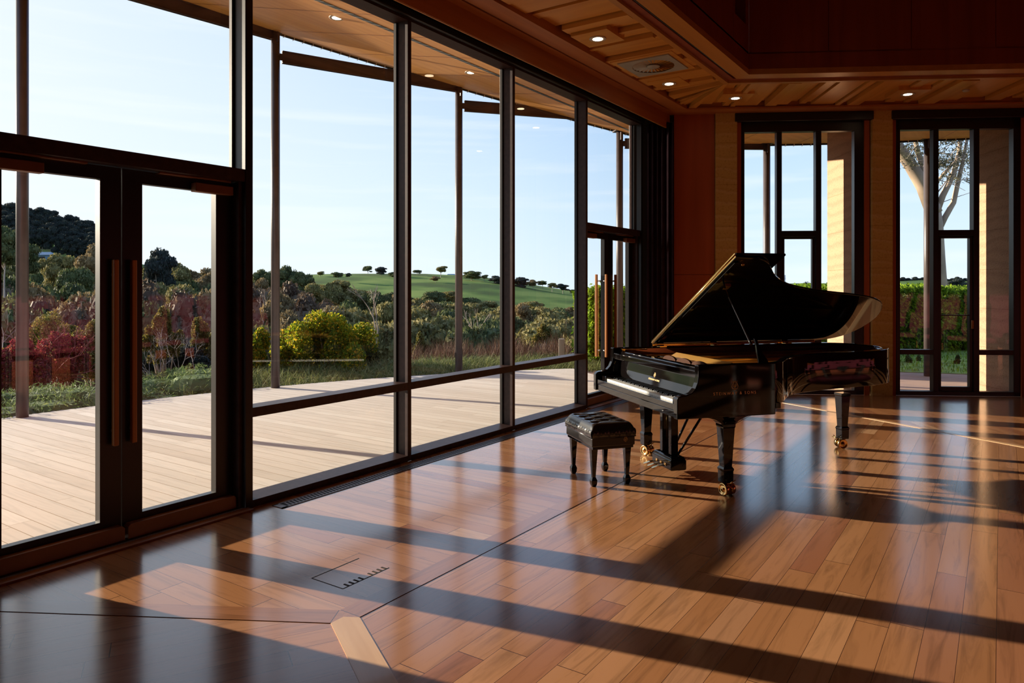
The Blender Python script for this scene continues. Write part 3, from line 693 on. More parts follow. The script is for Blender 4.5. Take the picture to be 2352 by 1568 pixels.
n=len(rs); fs=[(i*n+j,(i+1)*n+j,(i+1)*n+j+1,i*n+j+1) for i in range(len(An)-1) for j in range(n-1)]
m.add(vs,fs,True)
def gmat():
    t=NT('grounds'); ge=t.n('ShaderNodeNewGeometry'); sp=t.n('ShaderNodeVectorMath',operation='DISTANCE'); t.l(ge.outputs['Position'],sp.inputs[0]); sp.inputs[1].default_value=(CC[0],CC[1],0)
    nz=t.n('ShaderNodeTexNoise'); nz.inputs['Scale'].default_value=.06; nz.inputs['Detail'].default_value=7; t.l(ge.outputs['Position'],nz.inputs['Vector'])
    far=t.ramp(nz.outputs[0],[(.38,(.05,.085,.02)),(.5,(.095,.16,.03)),(.62,(.17,.23,.05))])
    n2=t.n('ShaderNodeTexNoise'); n2.inputs['Scale'].default_value=1.5; n2.inputs['Detail'].default_value=6; t.l(ge.outputs['Position'],n2.inputs['Vector'])
    near=t.ramp(n2.outputs[0],[(.35,(.03,.028,.014)),(.65,(.085,.07,.035))])
    f=t.ramp(t.math('DIVIDE',sp.outputs['Value'],200.),[(.6,(0,0,0)),(.8,(1,1,1))])
    return t.done(t.bsdf(t.mix(f,near,far),.95,0,0,.1))
M['grounds']=gmat(); m.build('ground','grounds',kind='structure')
m=MB(); L=[circ(a,RC+.55) for a in range(56,100,3)]+[circ(a,RC+8.8) for a in range(99,55,-3)]; m.prism(L,-.3,-.105); m.build('lawn','lawn',kind='structure',label='sunlit lawn between the paving and the hedge',cat='lawn')
# ------------------------------------------------------------------ foliage builders
def rdir(rn):
    z=rn.uniform(-1,1); t=rn.uniform(0,2*math.pi); s=math.sqrt(1-z*z); return Vector((s*math.cos(t),s*math.sin(t),z))
def leafcloud(m,lumps,n,size,rn,asp=1.,shell=.25,core=.78,low=-.75):
    tot=sum(l[3]*l[4]+l[4]*l[5]+l[3]*l[5] for l in lumps); vs=[];fs=[]
    for l in lumps:
        k=int(n*(l[3]*l[4]+l[4]*l[5]+l[3]*l[5])/tot)
        for _ in range(k):
            d=rdir(rn)
            while d.z<low: d=rdir(rn)
            r=1-shell*rn.random()**1.5+.08*rn.random(); p=Vector((l[0]+d.x*l[3]*r,l[1]+d.y*l[4]*r,l[2]+d.z*l[5]*r))
            nn=(d*.7+rdir(rn)).normalized(); u=nn.orthogonal().normalized(); v=nn.cross(u); t=rn.uniform(0,6.28); a=(u*math.cos(t)+v*math.sin(t)); b=nn.cross(a)
            s=size*rn.uniform(.6,1.3); o=len(vs)
            vs+=[p-a*s,p+b*s*.5*asp,p+a*s,p-b*s*.5*asp]; fs.append((o,o+1,o+2,o+3))
        if core>0:
            o=len(vs)
            for i in range(1,5):
                ph=math.pi*i/5
                for j in range(8):
                    t=2*math.pi*j/8; vs.append(Vector((l[0]+l[3]*core*math.sin(ph)*math.cos(t),l[1]+l[4]*core*math.sin(ph)*math.sin(t),l[2]+l[5]*core*math.cos(ph))))
            for i in range(3):
                for j in range(8): fs.append((o+i*8+j,o+i*8+(j+1)%8,o+i*8+8+(j+1)%8,o+i*8+8+j))
            fs.append(tuple(o+j for j in range(7,-1,-1))); fs.append(tuple(o+24+j for j in range(8)))
    m.add([tuple(v) for v in vs],fs); return m
def branchy(m,p,d,L,r,depth,rn,spread=.6,n=6,shrink=.72):
    q=p; pts=[p]; rr=[r]
    for k in range(3):
        d=(d+rdir(rn)*.18).normalized(); q=q+d*L/3; pts.append(q); rr.append(r*(1-.12*(k+1)))
    m.tube(pts,rr,n,cap=False)
    if depth>0:
        for k in range(rn.choice([2,2,3])):
            dd=(d+rdir(rn)*spread+Vector((0,0,.15))).normalized(); branchy(m,q,dd,L*shrink*rn.uniform(.8,1.1),r*.6,depth-1,rn,spread,max(4,n-1),shrink)
def make_tree(seed,mat,nl=14,n=4200,size=.085,flat=.62):
    """unit eucalypt: height 1, crown radius about .42"""
    rn=random.Random(seed); lumps=[]
    for k in range(nl):
        t=rn.uniform(0,6.28); r=.30*math.sqrt(rn.random()); z=rn.uniform(.42,.88)-r*.35; s=rn.uniform(.10,.19)
        lumps.append((r*math.cos(t),r*math.sin(t),z,s*1.15,s*1.15,s*flat))
    lumps.append((0,0,.62,.24,.24,.2))
    c=leafcloud(MB(),lumps,n,size*.32,rn,1.1,.3,.84)
    tr=MB(); tr.tube([(0,0,-.12),(.01,0,.15),(.0,.02,.35)],[.022,.018,.014],7,False)
    for k in range(5):
        l=lumps[k]; tr.tube([(0,.01,.26+.03*k),(l[0]*.5,l[1]*.5,.42+.02*k),(l[0],l[1],l[2])],[.013,.009,.005],5,False)
    return c,tr
protos={}
def proto(kind,seed,mat,**k):
    c,t=make_tree(seed,mat,**k); o=empty('eucalyptus_tree',(0,0,-200)); c.build('crown',mat,o); t.build('trunk','trunk',o); protos[kind]=o
proto('olive',1,'leafA'); proto('green',2,'leafB'); proto('bronze',3,'leafC'); proto('olive2',4,'leafA',nl=9); proto('dark',5,'leafD',nl=12); proto('green2',6,'leafB',nl=18); proto('twiggy',8,'leafT',nl=16,flat=1.1)
rt=random.Random(21)
used=set()
def put_tree(kind,px,d,ytop,wpx,label,group,zb=None,name=None,kind_sky=False):
    p=at(px,d); zt=1.55+(657-ytop)/F*d; z0=terrain(p.x,p.y) if zb is None else zb
    wd=wpx/F*d; h=zt-z0
    if d>185 and kind_sky:
        hp=max(lerpt(RY,px)+3-ytop,wpx*.72); h=hp/F*d; z0=zt-h; wd*=.92
    elif h<wd*1.05: h=wd*1.05; z0=zt-h
    if h>wd*2.2: z0=zt-wd*2.2; h=wd*2.2   # trunk foot hidden in the valley
    o=protos[kind]
    if kind in used: o=copy_tree(o)
    used.add(kind); o.location=(p.x,p.y,z0-.02); o.rotation_euler=(0,0,rt.uniform(0,6.28)); s=wd/.84; o.scale=(s,s,h/.98)
    tag(o,label,'tree',group); 
    if name: o.name=name
    return o
def zone(px):
    if px<250: return 'left near door pane'
    if px<560: return 'right near door pane'
    if px<920: return 'first fixed window'
    if px<1160: return 'second fixed window'
    if px<1400: return 'third fixed window'
    return 'beyond the hedge in the back windows'
# valley woodland in tiers, far to near
FARY=[(-100,575),(0,560),(120,585),(215,590),(300,600),(370,592),(450,612),(560,612),(640,606),(700,632),(800,642),(900,665),(1000,668),(1100,676),(1200,692),(1345,700)]
NEARY=[(-100,665),(300,668),(500,675),(640,695),(800,700),(900,700),(1000,692),(1080,688),(1200,702),(1345,718)]
KN={'olive':'olive crowned eucalypt','olive2':'olive crowned eucalypt','green':'deep green eucalypt','green2':'deep green eucalypt','bronze':'bronze crowned eucalypt','twiggy':'brown twiggy half bare tree','dark':'dark pine-like tree'}
tiers=[(140,0.02,64),(112,.20,80),(88,.38,98),(70,.56,120),(55,.74,146),(43,.95,165)]
for ti,(d,t,wp) in enumerate(tiers):
    px=-70+ti*17
    while px<1330:
        y=lerpt(FARY,px)*(1-t)+lerpt(NEARY,px)*t+rt.uniform(-13,11)
        kd=rt.choice(['olive','green','bronze','olive2','green2','olive'])
        if ti>=2 and 560<px<760 and t<1: kd=rt.choice(['twiggy','twiggy','bronze'])
        if ti>=3 and px<560: kd=rt.choice(['twiggy','bronze','green2','twiggy'])
        dn=['farthest','high','upper middle','middle','low','nearest'][ti]
        lb='%s in the %s tier of woodland, %s'%(KN[kd],dn,zone(px))
        put_tree(kd,px,d*rt.uniform(.95,1.05),y,wp*rt.uniform(.8,1.2),lb,'%ss of the %s woodland tier, %s'%(KN[kd],dn,zone(px)))
        px+=wp*.68*rt.uniform(.8,1.15)
# trees on the skyline, one by one
for kd,px,d,y,wp,zb,lb in [
 ('green',845,225,606,26,None,'lone slender tree standing on the crest of the green hill'),
 ('dark',875,215,611,36,None,'dense dark tree on the crest right of the lone slender tree'),
 ('green2',905,212,622,30,None,'spreading tree on the crest beside the dense dark tree'),
 ('green',958,222,617,22,None,'small tree on the crest at the edge of the second fixed window'),
 ('olive2',1012,215,608,38,None,'open branched gum on the crest above the green pasture'),
 ('bronze',1000,195,632,26,None,'small rusty tree on the pasture below the open branched gum'),
 ('green2',1083,205,618,46,None,'clump of tall gums on the crest right of the second post'),
 ('olive2',1112,205,629,24,None,'thin gum beside the clump on the crest'),
 ('dark',1142,200,631,40,None,'rounded dark tree on the crest near the middle mullion'),
 ('dark',1196,200,634,50,None,'large dark tree at the start of the descending ridge'),
 ('bronze',1224,198,640,34,None,'rust tinted tree on the descending ridge'),
 ('green2',1246,200,642,24,None,'narrow tree on the descending ridge'),
 ('olive',1268,200,647,28,None,'tree with a feathery crown on the descending ridge'),
 ('dark',1293,200,650,32,None,'last large tree at the low end of the ridge'),
 ('green',1318,200,662,22,None,'small tree at the low end of the ridge'),
 ('dark',1365,120,655,34,None,'dark tree over the hedge in the far glazed door'),
 ('olive2',735,205,621,24,None,'small rounded tree on the skyline in the first fixed window'),
 ('green2',775,190,622,30,None,'low spreading tree on the skyline in the first fixed window'),
 ('dark',800,190,626,18,None,'tiny dark tree on the skyline in the first fixed window'),
 ('green2',650,120,594,66,None,'tall layered gum on the skyline behind the first post in the window'),
 ('green2',690,118,610,56,None,'dark spreading gum stepping down from the tall layered gum'),
 ('green2',604,118,606,50,None,'dense gum on the skyline beside the door jamb'),
 ('dark',368,95,560,84,None,'tall dark flat topped gum over the right door leaf'),
 ('olive2',420,110,590,60,None,'olive gum stepping down right of the flat topped gum'),
 ('bronze',218,95,548,74,None,'rounded grey brown gum beside the meeting stile'),
 ('olive',130,100,562,84,None,'large pale crowned gum below the dark hill'),
 ('green',175,80,585,80,None,'green gum below the large pale crowned gum'),
 ('green2',10,48,500,74,None,'tall near gum at the left edge of the door pane'),
 ('green2',55,55,540,60,None,'gum behind the first post in the left door leaf'),
 ('dark',1850,80,640,70,None,'broad dark tree over the hedge in the first back window'),
 ('green2',1815,110,648,50,None,'low tree left of the broad dark tree in the first back window'),
 ('dark',1760,120,652,60,None,'low dark tree behind the open piano lid'),
 ('bronze',2105,150,650,40,None,'rusty low tree on the far paddock in the second back window'),
 ('dark',2190,220,638,60,None,'dark line of trees on the far paddock in the second back window')]:
    put_tree(kd,px,d,y,wp,lb,None,zb,kind_sky=True)
# dark pine hill
i=0
for row,d in enumerate((328,310,292,274,256,238,222,206,190,176)):
    px=-60+row*9
    while px<300:
        q_=at(px,d); hh=rt.uniform(6.,8.5); row_=min(row,2)
        put_tree('dark',px,d,657-(terrain(q_.x,q_.y)+hh-1.55)*F/d,36,'dark conifer %s of the wooded hill in the left door leaf'%['on the crest','on the upper slope','on the lower slope'][row_],'conifers %s of the dark hill'%['on the crest','on the upper slope','on the lower slope'][row_]); px+=19
for k in range(14):
    px=2060+k*14; 
    if px>2250: break
    put_tree('dark',px,330,636+rt.uniform(-2,3),18,'tiny dark tree in the windbreak on the far hill','windbreak on the far hill')
for k,o in protos.items():
    if k not in used: bpy.data.objects.remove(o)
# distant buildings
def house(px,d,y,wpx,hpx,roof,wall,label):
    p=at(px,d); z=1.55+(657-y)/F*d; W=wpx/F*d; Hh=hpx/F*d
    o=empty('farmhouse',(p.x,p.y,z),YAW-R(90),label=label,cat='house')
    m=MB(); m.box(-W/2,W/2,0,W*.4,-Hh,Hh*.4); m.build('walls',wall,o)
    m=MB(); m.add([(-W*.55,-W*.05,Hh*.4),(W*.55,-W*.05,Hh*.4),(W*.55,W*.45,Hh*.4),(-W*.55,W*.45,Hh*.4),(-W*.4,W*.2,Hh),(W*.4,W*.2,Hh)],[(0,1,5,4),(2,3,4,5),(0,4,3),(1,2,5),(0,3,2,1)]); m.build('roof',roof,o)
    m=MB(); m.box(-W*.3,-W*.15,-.02,.05,-Hh*.4,Hh*.1); m.box(W*.1,W*.3,-.02,.05,-Hh*.4,Hh*.1); m.build('windows','black',o)
house(1036,232,636,20,7,'roofblue','roofblue','small blue roofed house on the crest of the green hill')
house(1226,190,678,20,7,'diff','render','small pale cottage on the slope below the ridge trees')
house(85,150,590,60,12,'roofblue','roofblue','long turquoise roofed building below the dark hill')
# pylon
p=at(1803,330); m=MB()
for sx_ in (-1,1): m.tube([(sx_*1.6,0,-6),(sx_*.25,0,5.5)],.12,4)
for k in range(7): z=-5+k*1.5; ww=1.6-(z+6)*.117; m.tube([(-ww,0,z),(ww*.85,0,z+1.4)],.07,4)
for z in (2.5,4): m.tube([(-1.6,0,z),(1.6,0,z)],.09,4)
m.build('transmission_pylon','steel',loc=(p.x,p.y,1.2),label='faint lattice transmission pylon beyond the first back window',cat='pylon')
# ------------------------------------------------------------------ garden close to the deck
def strip(name,mat,n,gen,label,cat):
    rn=random.Random(hash(name)%1000 if False else len(name)*7+n); m=MB(); vs=[];fs=[]
    for _ in range(n):
        p,L,wd,lean=gen(rn); t=rn.uniform(0,6.28); d=Vector((math.cos(t),math.sin(t),0)); s=Vector((-d.y,d.x,0))*wd; o=len(vs)
        q=p+d*L*lean*.35+Vector((0,0,L*.6)); r=p+d*L*lean+Vector((0,0,L*(1-.3*lean)))
        vs+=[p-s,p+s,q+s*.8,q-s*.8,r]; fs+=[(o,o+1,o+2,o+3),(o+3,o+2,o+4)]
    m.add([tuple(v) for v in vs],fs); return m.build(name,mat,label=label,cat=cat,kind='stuff')
def pol(a,r,z=None):
    x,y=circ(a,r); return Vector((x,y,(terrain(x,y) if z is None else z)))
# juniper mounds
m=MB(); rn=random.Random(5); lumps=[]
for k in range(70):
    a=rn.uniform(-34,13); r=RC+rn.uniform(.45,2.0); p=pol(a,r); s=rn.uniform(.28,.5); lumps.append((p.x,p.y,-.28+rn.uniform(0,.1)+(r-RC)*.06,s*1.3,s*1.3,s*.75))
leafcloud(m,lumps,42000,.045,rn,.35,.35,.86,-.2); m.build('juniper_groundcover','juniper',label='low spreading juniper filling the bed beside the near door deck',cat='ground cover',kind='stuff')
def g1(rn):
    a=rn.uniform(10,46); r=RC+rn.uniform(.25,2.2); p=pol(a,r); p.z=max(p.z,-.34)+(r-RC)*.05; return p,rn.uniform(.25,.5),.006,rn.uniform(.3,1.2)
strip('strappy_grass','grassy',16000,g1,'green strappy grass border along the curved deck edge','grass')
def g2(rn):
    px=rn.uniform(925,1300); d=rn.uniform(15.5,23); p=at(px,d); p.z=terrain(p.x,p.y); return p,rn.uniform(.45,1.05)*(1.+.12*math.sin(px*.05)),.005,rn.uniform(.05,.6)
strip('dry_reeds','reed',12000,g2,'band of dry reddish brown reeds beyond the grass border','reeds')
def g3(rn):
    px=rn.choice([1000,1085,1090,1210,1255,1230])+rn.gauss(0,22); d=rn.uniform(14.2,16); p=at(px,d); p.z=-.45; return p,rn.uniform(.3,.65),.007,rn.uniform(.2,.9)
strip('grass_tussocks','juniper',4000,g3,'fresh green tussocks in front of the dry reeds','grass')
def g4(rn):
    px=rn.uniform(1300,1700); a=rn.uniform(57,92); r=RC+rn.uniform(.6,8); p=pol(a,r,-.105); return p,rn.uniform(.04,.09),.006,rn.uniform(.2,.9)
strip('lawn_grass','leafH',9000,g4,'short sunlit blades of lawn grass outside the back windows','grass')
def shrub(name,px,d,ytop,ybase,wpx,mat,n,size,label,seed,nl=16,core=.0,parts=True,cat='shrub'):
    rn=random.Random(seed); p=at(px,d); zt=1.55+(657-ytop)/F*d; z0=1.55+(657-ybase)/F*d; W=wpx/F*d; Hh=zt-z0
    o=empty(name,(p.x,p.y,z0),label=label,cat=cat); lumps=[]
    for k in range(nl):
        t=rn.uniform(0,6.28); r=W*.36*math.sqrt(rn.random()); s=W*rn.uniform(.06,.15); z=Hh*rn.uniform(.2,.86)*(1-.35*(r/(W*.4))**2); lumps.append((r*math.cos(t),r*math.sin(t),z,s,s,min(s*rn.uniform(1.1,2.2),Hh*.3)))
    k=lumps[0]; lumps.append((0,0,Hh*.75,W*.14,W*.14,Hh*.25))
    leafcloud(MB(),lumps,n,size,rn,1.1,.5,core).build('foliage',mat,o)
    b=MB()
    for k in range(9):
        l=lumps[k%len(lumps)]; b.tube([(rn.uniform(-.05,.05),rn.uniform(-.05,.05),-.6),(l[0]*.6,l[1]*.6,l[2]*.4),(l[0],l[1],l[2]+l[5]*.7)],[.02,.014,.006],5,False)
    b.build('stems','trunk',o); return o
shrub('garden_shrub',765,14.,718,864,225,'leafY',21000,.030,'tall yellow green shrub beyond the deck in the first fixed window',31,22)
shrub('garden_shrub',680,14.3,748,864,165,'leafY',13000,.030,'bright yellow shrub behind the post base in the first fixed window',32)
shrub('garden_shrub',600,13.6,754,868,135,'leafY',11000,.030,'yellow green shrub beside the door jamb in the first fixed window',33)
shrub('garden_shrub',810,14.6,765,868,135,'leafB',8000,.030,'dark green shrub at the foot of the tall yellow green shrub',34)
shrub('crimson_shrub',50,11.8,770,905,170,'leafR',14000,.026,'crimson leaved shrub at the deck edge left in the door pane',35,18,0)
shrub('crimson_shrub',150,12.6,765,885,140,'leafR',12000,.026,'crimson leaved shrub right of the first post in the door pane',36,18,0)
shrub('crimson_shrub',-60,12.2,770,905,150,'leafR',8000,.026,'crimson leaved shrub just outside the left edge of the door',37,14,0)
shrub('olive_shrub',215,13.5,735,875,130,'leafO',12000,.028,'olive gold shrub beside the meeting stile of the near door',38)
shrub('olive_shrub',375,14.5,705,850,110,'leafO',11000,.028,'tall olive gold shrub in the right leaf of the near door',39)
shrub('olive_shrub',455,15.5,728,850,100,'leafO',9000,.028,'olive gold shrub near the hinge side of the near door',40)
shrub('olive_shrub',120,16.5,715,850,160,'leafO',9000,.03,'tall mottled shrub behind the crimson shrubs',41)
shrub('olive_shrub',510,17,740,860,110,'leafB',8000,.03,'dark shrub hidden partly by the wide door jamb',42)
shrub('olive_shrub',965,24,762,850,60,'leafO',6000,.045,'rounded gold green shrub by the second window mullion',43)
shrub('olive_shrub',1248,30,742,790,60,'leafO',5000,.05,'rounded gold green shrub above the reeds near the hedge',44)
shrub('dark_shrub',430,15.2,795,872,200,'leafD',12000,.03,'low dark shrub behind the bare pale branches',45,12,.7)
# twiggy bare bushes
for (px,d,z0,L,dep,mat,lab,sd) in ((408,13.2,-.45,.42,5,'branch','bare pale branching shrub against the dark shrub',3),(20,12.5,-.3,.6,4,'branch','bare grey twiggy shrub at the left edge of the door pane',4),(95,12.2,-.3,.5,4,'twig','bare red stemmed shrub among the crimson leaves',5)):
    rn=random.Random(sd); p=at(px,d,z0); m=MB()
    for k in range(5): branchy(m,Vector((0,0,0)),(Vector((0,0,1))+rdir(rn)*.9).normalized(),L,.014,dep,rn,.75,5,.74)
    m.build('bare_shrub',mat,loc=p,label=lab,cat='shrub')
# pale gum trunks among the near woodland
for (px,d,yb,yt,lab,sd) in ((830,38,815,760,'pale forked trunk standing in shade left of the mullion',11),(855,40,830,720,'slender pale trunk with raised branches in shade',12),(990,42,815,770,'fallen pale branching trunk under the round gum',13),(1080,45,790,730,'pale forked trunk below the gum behind the second post',14),(600,60,740,690,'pale trunk beside the door jamb in the first fixed window',15)):
    rn=random.Random(sd); p=at(px,d,1.55+(657-yb)/F*d-1.); Hh=(yb-yt)/F*d; m=MB()
    branchy(m,Vector((0,0,0)),Vector((.15,0,1)).normalized(),Hh*.75,.09,4,rn,.5,6,.7); m.build('bare_gum_trunk','gumbark',loc=p,label=lab,cat='tree')
p=at(492,120,1.55+(657-628)/F*120); m=MB(); branchy(m,Vector((0,0,0)),Vector((0,0,1)),1.4,.10,3,random.Random(2),.6,5,.7); m.build('bare_gum_trunk','trunk',loc=p,label='small dead tree on the skyline near the door hinge side',cat='tree')
# hedge
def hedge(pts,Hh,th,n,label,seed):
    rn=random.Random(seed); o=empty('garden_hedge',(pts[0][0],pts[0][1],0),label=label,cat='hedge'); a0=Vector(pts[0]); m=MB(); vs=[];fs=[]; tl=sum((Vector(pts[i+1])-Vector(pts[i])).length for i in range(len(pts)-1))
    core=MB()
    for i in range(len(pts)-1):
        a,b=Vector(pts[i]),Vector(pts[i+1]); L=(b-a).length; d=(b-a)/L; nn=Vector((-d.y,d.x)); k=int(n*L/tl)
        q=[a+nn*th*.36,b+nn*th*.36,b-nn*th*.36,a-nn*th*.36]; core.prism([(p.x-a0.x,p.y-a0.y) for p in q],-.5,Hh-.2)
        for _ in range(k):
            s=rn.uniform(0,L); f=rn.random()
            if f<.45: off=-th/2; z=rn.uniform(-.15,1)*Hh
            elif f<.55: off=th/2; z=rn.uniform(0,1)*Hh
            else: off=rn.uniform(-.5,.5)*th; z=Hh
            nz_=mnoise.noise(Vector(((a+d*s).x*1.3,(a+d*s).y*1.3,z*1.6)))
            off*=1+.35*nz_; z+=.12*nz_*(1 if z>Hh*.8 else .2)+rn.gauss(0,.05); off+=rn.gauss(0,.05)
            p=a+d*s+nn*off; P=Vector((p.x-a0.x,p.y-a0.y,z)); r=rdir(rn); u=r.orthogonal().normalized(); v=r.cross(u); sz=.05*rn.uniform(.6,1.4); oo=len(vs)
            vs+=[P-u*sz,P+v*sz*.55,P+u*sz,P-v*sz*.55]; fs.append((oo,oo+1,oo+2,oo+3))
    m.add([tuple(v) for v in vs],fs); m.build('leaves','leafH',o); core.build('inner_branches','soil',o); return o
h0=at(1330,15.6);h1=at(1480,15.9);h2=at(1800,17.2);h3=at(2100,18.6);h4=at(2500,20.5)
hedge([(h0.x,h0.y),(h1.x,h1.y),(h2.x,h2.y)],1.38,1.1,34000,'bright green clipped hedge beyond the far glazed door and first back window',1)
hedge([(h2.x,h2.y),(h3.x,h3.y),(h4.x,h4.y)],1.45,1.1,34000,'leafy hedge behind the lawn in the second back window',2)
for px,d in ((2085,15.6),(2110,15.9),(2200,15.3)):
    shrub('young_shrub',px,d,815,857,26,'leafB',700,.03,{2085:'young shrub in the lawn bed at the side of the second back window',2110:'young shrub in the lawn bed just left of the post',2200:'young shrub in the lawn bed behind the opening sash'}[px],px,5,.3)
p=at(1290,14.9); m=MB(); m.box(-.055,.055,-.055,.055,-.5,.46); m.build('timber_post','oldwood',loc=(p.x,p.y,0),rz=.4,bevel=.008,label='short weathered square timber post against the hedge',cat='post')
p=at(885,15.5); m=MB(); m.box(-.25,.25,-.2,.2,-.9,-.5); m.box(-.27,.27,-.22,.22,-.5,-.46); m.build('stone_block','oldwood',loc=(p.x,p.y,0),rz=.3,bevel=.01,label='small grey block behind the grass by the first mullion',cat='block')
# big gum outside the second back window
d=21.; g0=at(2150,d); o=empty('river_gum',(g0.x,g0.y,-.2),label='big smooth barked gum with forked limbs outside the second back window',cat='tree')
def gp(px,y,dd=0): q=at(px,d+dd); return (q.x-g0.x,q.y-g0.y,1.55+(657-y)/F*(d+dd)+.2)
m=MB(); m.tube([gp(2156,800),gp(2154,700),gp(2150,600),gp(2146,520),gp(2140,470)],[.34,.28,.24,.23,.22],14)
m.tube([gp(2146,490),gp(2122,430),gp(2095,385),gp(2068,345),gp(2040,300,-.5),gp(2010,240,-1)],[.22,.2,.18,.16,.13,.09],12)
m.build('trunk','gumbark',o)
m=MB(); m.tube([gp(2148,545),gp(2170,500),gp(2190,465),gp(2200,420),gp(2212,370),gp(2225,300)],[.09,.08,.075,.065,.05,.035],10)
m.tube([gp(2146,500),gp(2165,450),gp(2190,400),gp(2203,350),gp(2208,290)],[.10,.085,.075,.06,.045],10)
m.tube([gp(2115,425),gp(2120,380),gp(2105,340),gp(2100,290)],[.10,.085,.07,.05],10)
m.tube([gp(2145,470),gp(2150,420),gp(2180,385),gp(2215,350)],[.07,.05,.04,.02],8)
m.build('limbs','gumbark',o)
rn=random.Random(77); tw=MB(); lv=[]; 
for k in range(95):
    px=rn.choice([rn.gauss(2215,28),rn.gauss(2170,30),rn.gauss(2120,25)]); y=rn.uniform(270,420) if px>2150 else rn.uniform(270,380)
    a=Vector(gp(px,y,rn.uniform(-1.5,1.5))); lv.append(a)
    if k<50: b=a+Vector((rn.uniform(-.8,.8),rn.uniform(-.8,.8),rn.uniform(-.5,.3))); tw.tube([tuple(a),tuple((a+b)/2+Vector((0,0,.05))),tuple(b)],[.014,.01,.005],4,False)
tw.tube([gp(2150,470),gp(2190,455),gp(2235,440)],[.012,.01,.006],4,False); tw.tube([gp(2155,440),gp(2185,400),gp(2200,380)],[.02,.015,.01],4,False)
tw.build('twigs','branch',o)
m=MB(); lumps=[(a.x,a.y,a.z,.32,.32,.22) for a in lv]; leafcloud(m,lumps,5200,.055,rn,.45,.9,0); m.build('foliage','leafG',o)
# ------------------------------------------------------------------ grand piano (local x = length to tail, y = across to bass)
PR=R(-40.17)
PN=empty('grand_piano',(1.745,-2.431,0),PR,label='black concert grand piano with its lid propped open on the sunlit floor',cat='piano')
ZR=.982; ZB=.675
def spl(P,k=6):
    out=[]
    for i in range(len(P)-1):
        p0=Vector(P[max(i-1,0)]);p1=Vector(P[i]);p2=Vector(P[i+1]);p3=Vector(P[min(i+2,len(P)-1)])
        for j in range(k):
            t=j/k; out.append(tuple(.5*((2*p1)+(p2-p0)*t+(2*p0-5*p1+4*p2-p3)*t*t+(3*p1-p0-3*p2+p3)*t**3)))
    out.append(tuple(P[-1])); return out
curve=spl([(.70,0.),(.82,.015),(.93,.075),(1.02,.17),(1.15,.30),(1.36,.43),(1.70,.53),(2.08,.60),(2.34,.66),(2.54,.76),(2.67,.92),(2.735,1.12),(2.725,1.32),(2.65,1.47),(2.52,1.55),(2.36,1.57)])
rim=[(.17,0.)]+curve+[(.17,1.57)]
m=MB(); m.wallpath(rim,.055,ZB,ZR); PC=m.build('case','piano',PN,bevel=.006)
# inner veneer of the rim
inn=[(.24,.056)]+[(p[0],p[1]) for p in curve]
def off(P,d):
    o=[]
    for i in range(len(P)):
        a=(Vector(P[min(i+1,len(P)-1)])-Vector(P[max(i-1,0)])).normalized(); o.append((P[i][0]-a.y*d,P[i][1]+a.x*d))
    return o
inner=off(rim,.057); inner[0]=(.3,.057); inner[-1]=(.3,1.513)
m=MB(); m.wallpath(inner,.003,.80,ZR-.012); m.build('inner_rim','pianored',PN)
m=MB(); m.prism(off(rim,.05)[1:-1]+[(.25,1.52),(.25,.05)],ZB+.005,ZB+.03); m.build('bottom_board','piano',PN)
m=MB(); m.prism(inner,.80,.812); m.build('soundboard','board',PN)
# cheeks (arms)
prof=[(0,.60),(.81,.60),(.81,ZR),(.17,ZR),(.17,.90),(.163,.855),(.145,.815),(.115,.785),(.075,.772),(.035,.768),(.012,.76),(0,.742)]
for y0,y1 in ((-.003,.052),(1.518,1.573)):
    m=MB(); m.prism_y(prof if y0<1 else [(p[0] if p[0]<.8 else .6,p[1]) for p in prof],y0,y1); m.build('arm','piano',PN,bevel=.007,segs=3)
m=MB(); m.box(.015,.80,.0,1.57,.602,.655); m.box(.012,.06,.05,1.52,.655,.70); m.box(.2,.78,.05,1.5,.65,.70)
m.build('keybed','piano',PN,bevel=.004)
m=MB(); m.box(.83,.87,.02,.3,.64,.68); m.build('keybed_lip','piano',PN)
for y0,y1 in ((.053,.165),(1.405,1.517)):
    m=MB(); m.box(.05,.21,y0,y1,.655,.735); m.build('key_block','piano',PN,bevel=.008)
kw=1.238/52; 
blk=[1,0,1,1,0,1,1]   # after A, B, C, D, E, F, G
for i in range(52):
    y1=1.403-i*kw; k=MB(); k.box(.062,.212,y1-kw+.0006,y1-.0006,.69,.716); 
    k.build('white_key','white',PN,bevel=.0012,segs=1)
for i in range(51):
    if blk[i%7]:
        y=1.403-(i+1)*kw; k=MB(); k.taper([(.716,.047,.0056,.165,y),(.724,.046,.0053,.166,y),(.728,.043,.0042,.168,y)]); k.build('black_key','ebony',PN)
fb=[(.214,.715),(.208,.73),(.213,.75),(.225,.80),(.235,.87),(.238,.885),(.258,.885),(.25,.715)]
m=MB(); m.prism_y(fb,.055,1.515); FB=m.build('fallboard','piano',PN,bevel=.003)
m=MB(); m.box(.175,.285,.052,1.518,.905,.925); m.box(.175,.19,.052,1.518,.885,.935); m.build('front_rail','piano',PN,bevel=.004)
m=MB(); m.box(.23,.30,.052,1.518,.925,.952); m.build('top_rail','piano',PN,bevel=.006)
m=MB(); m.box(.26,.30,.055,1.515,.80,.93); m.build('action_cover','pianored',PN)
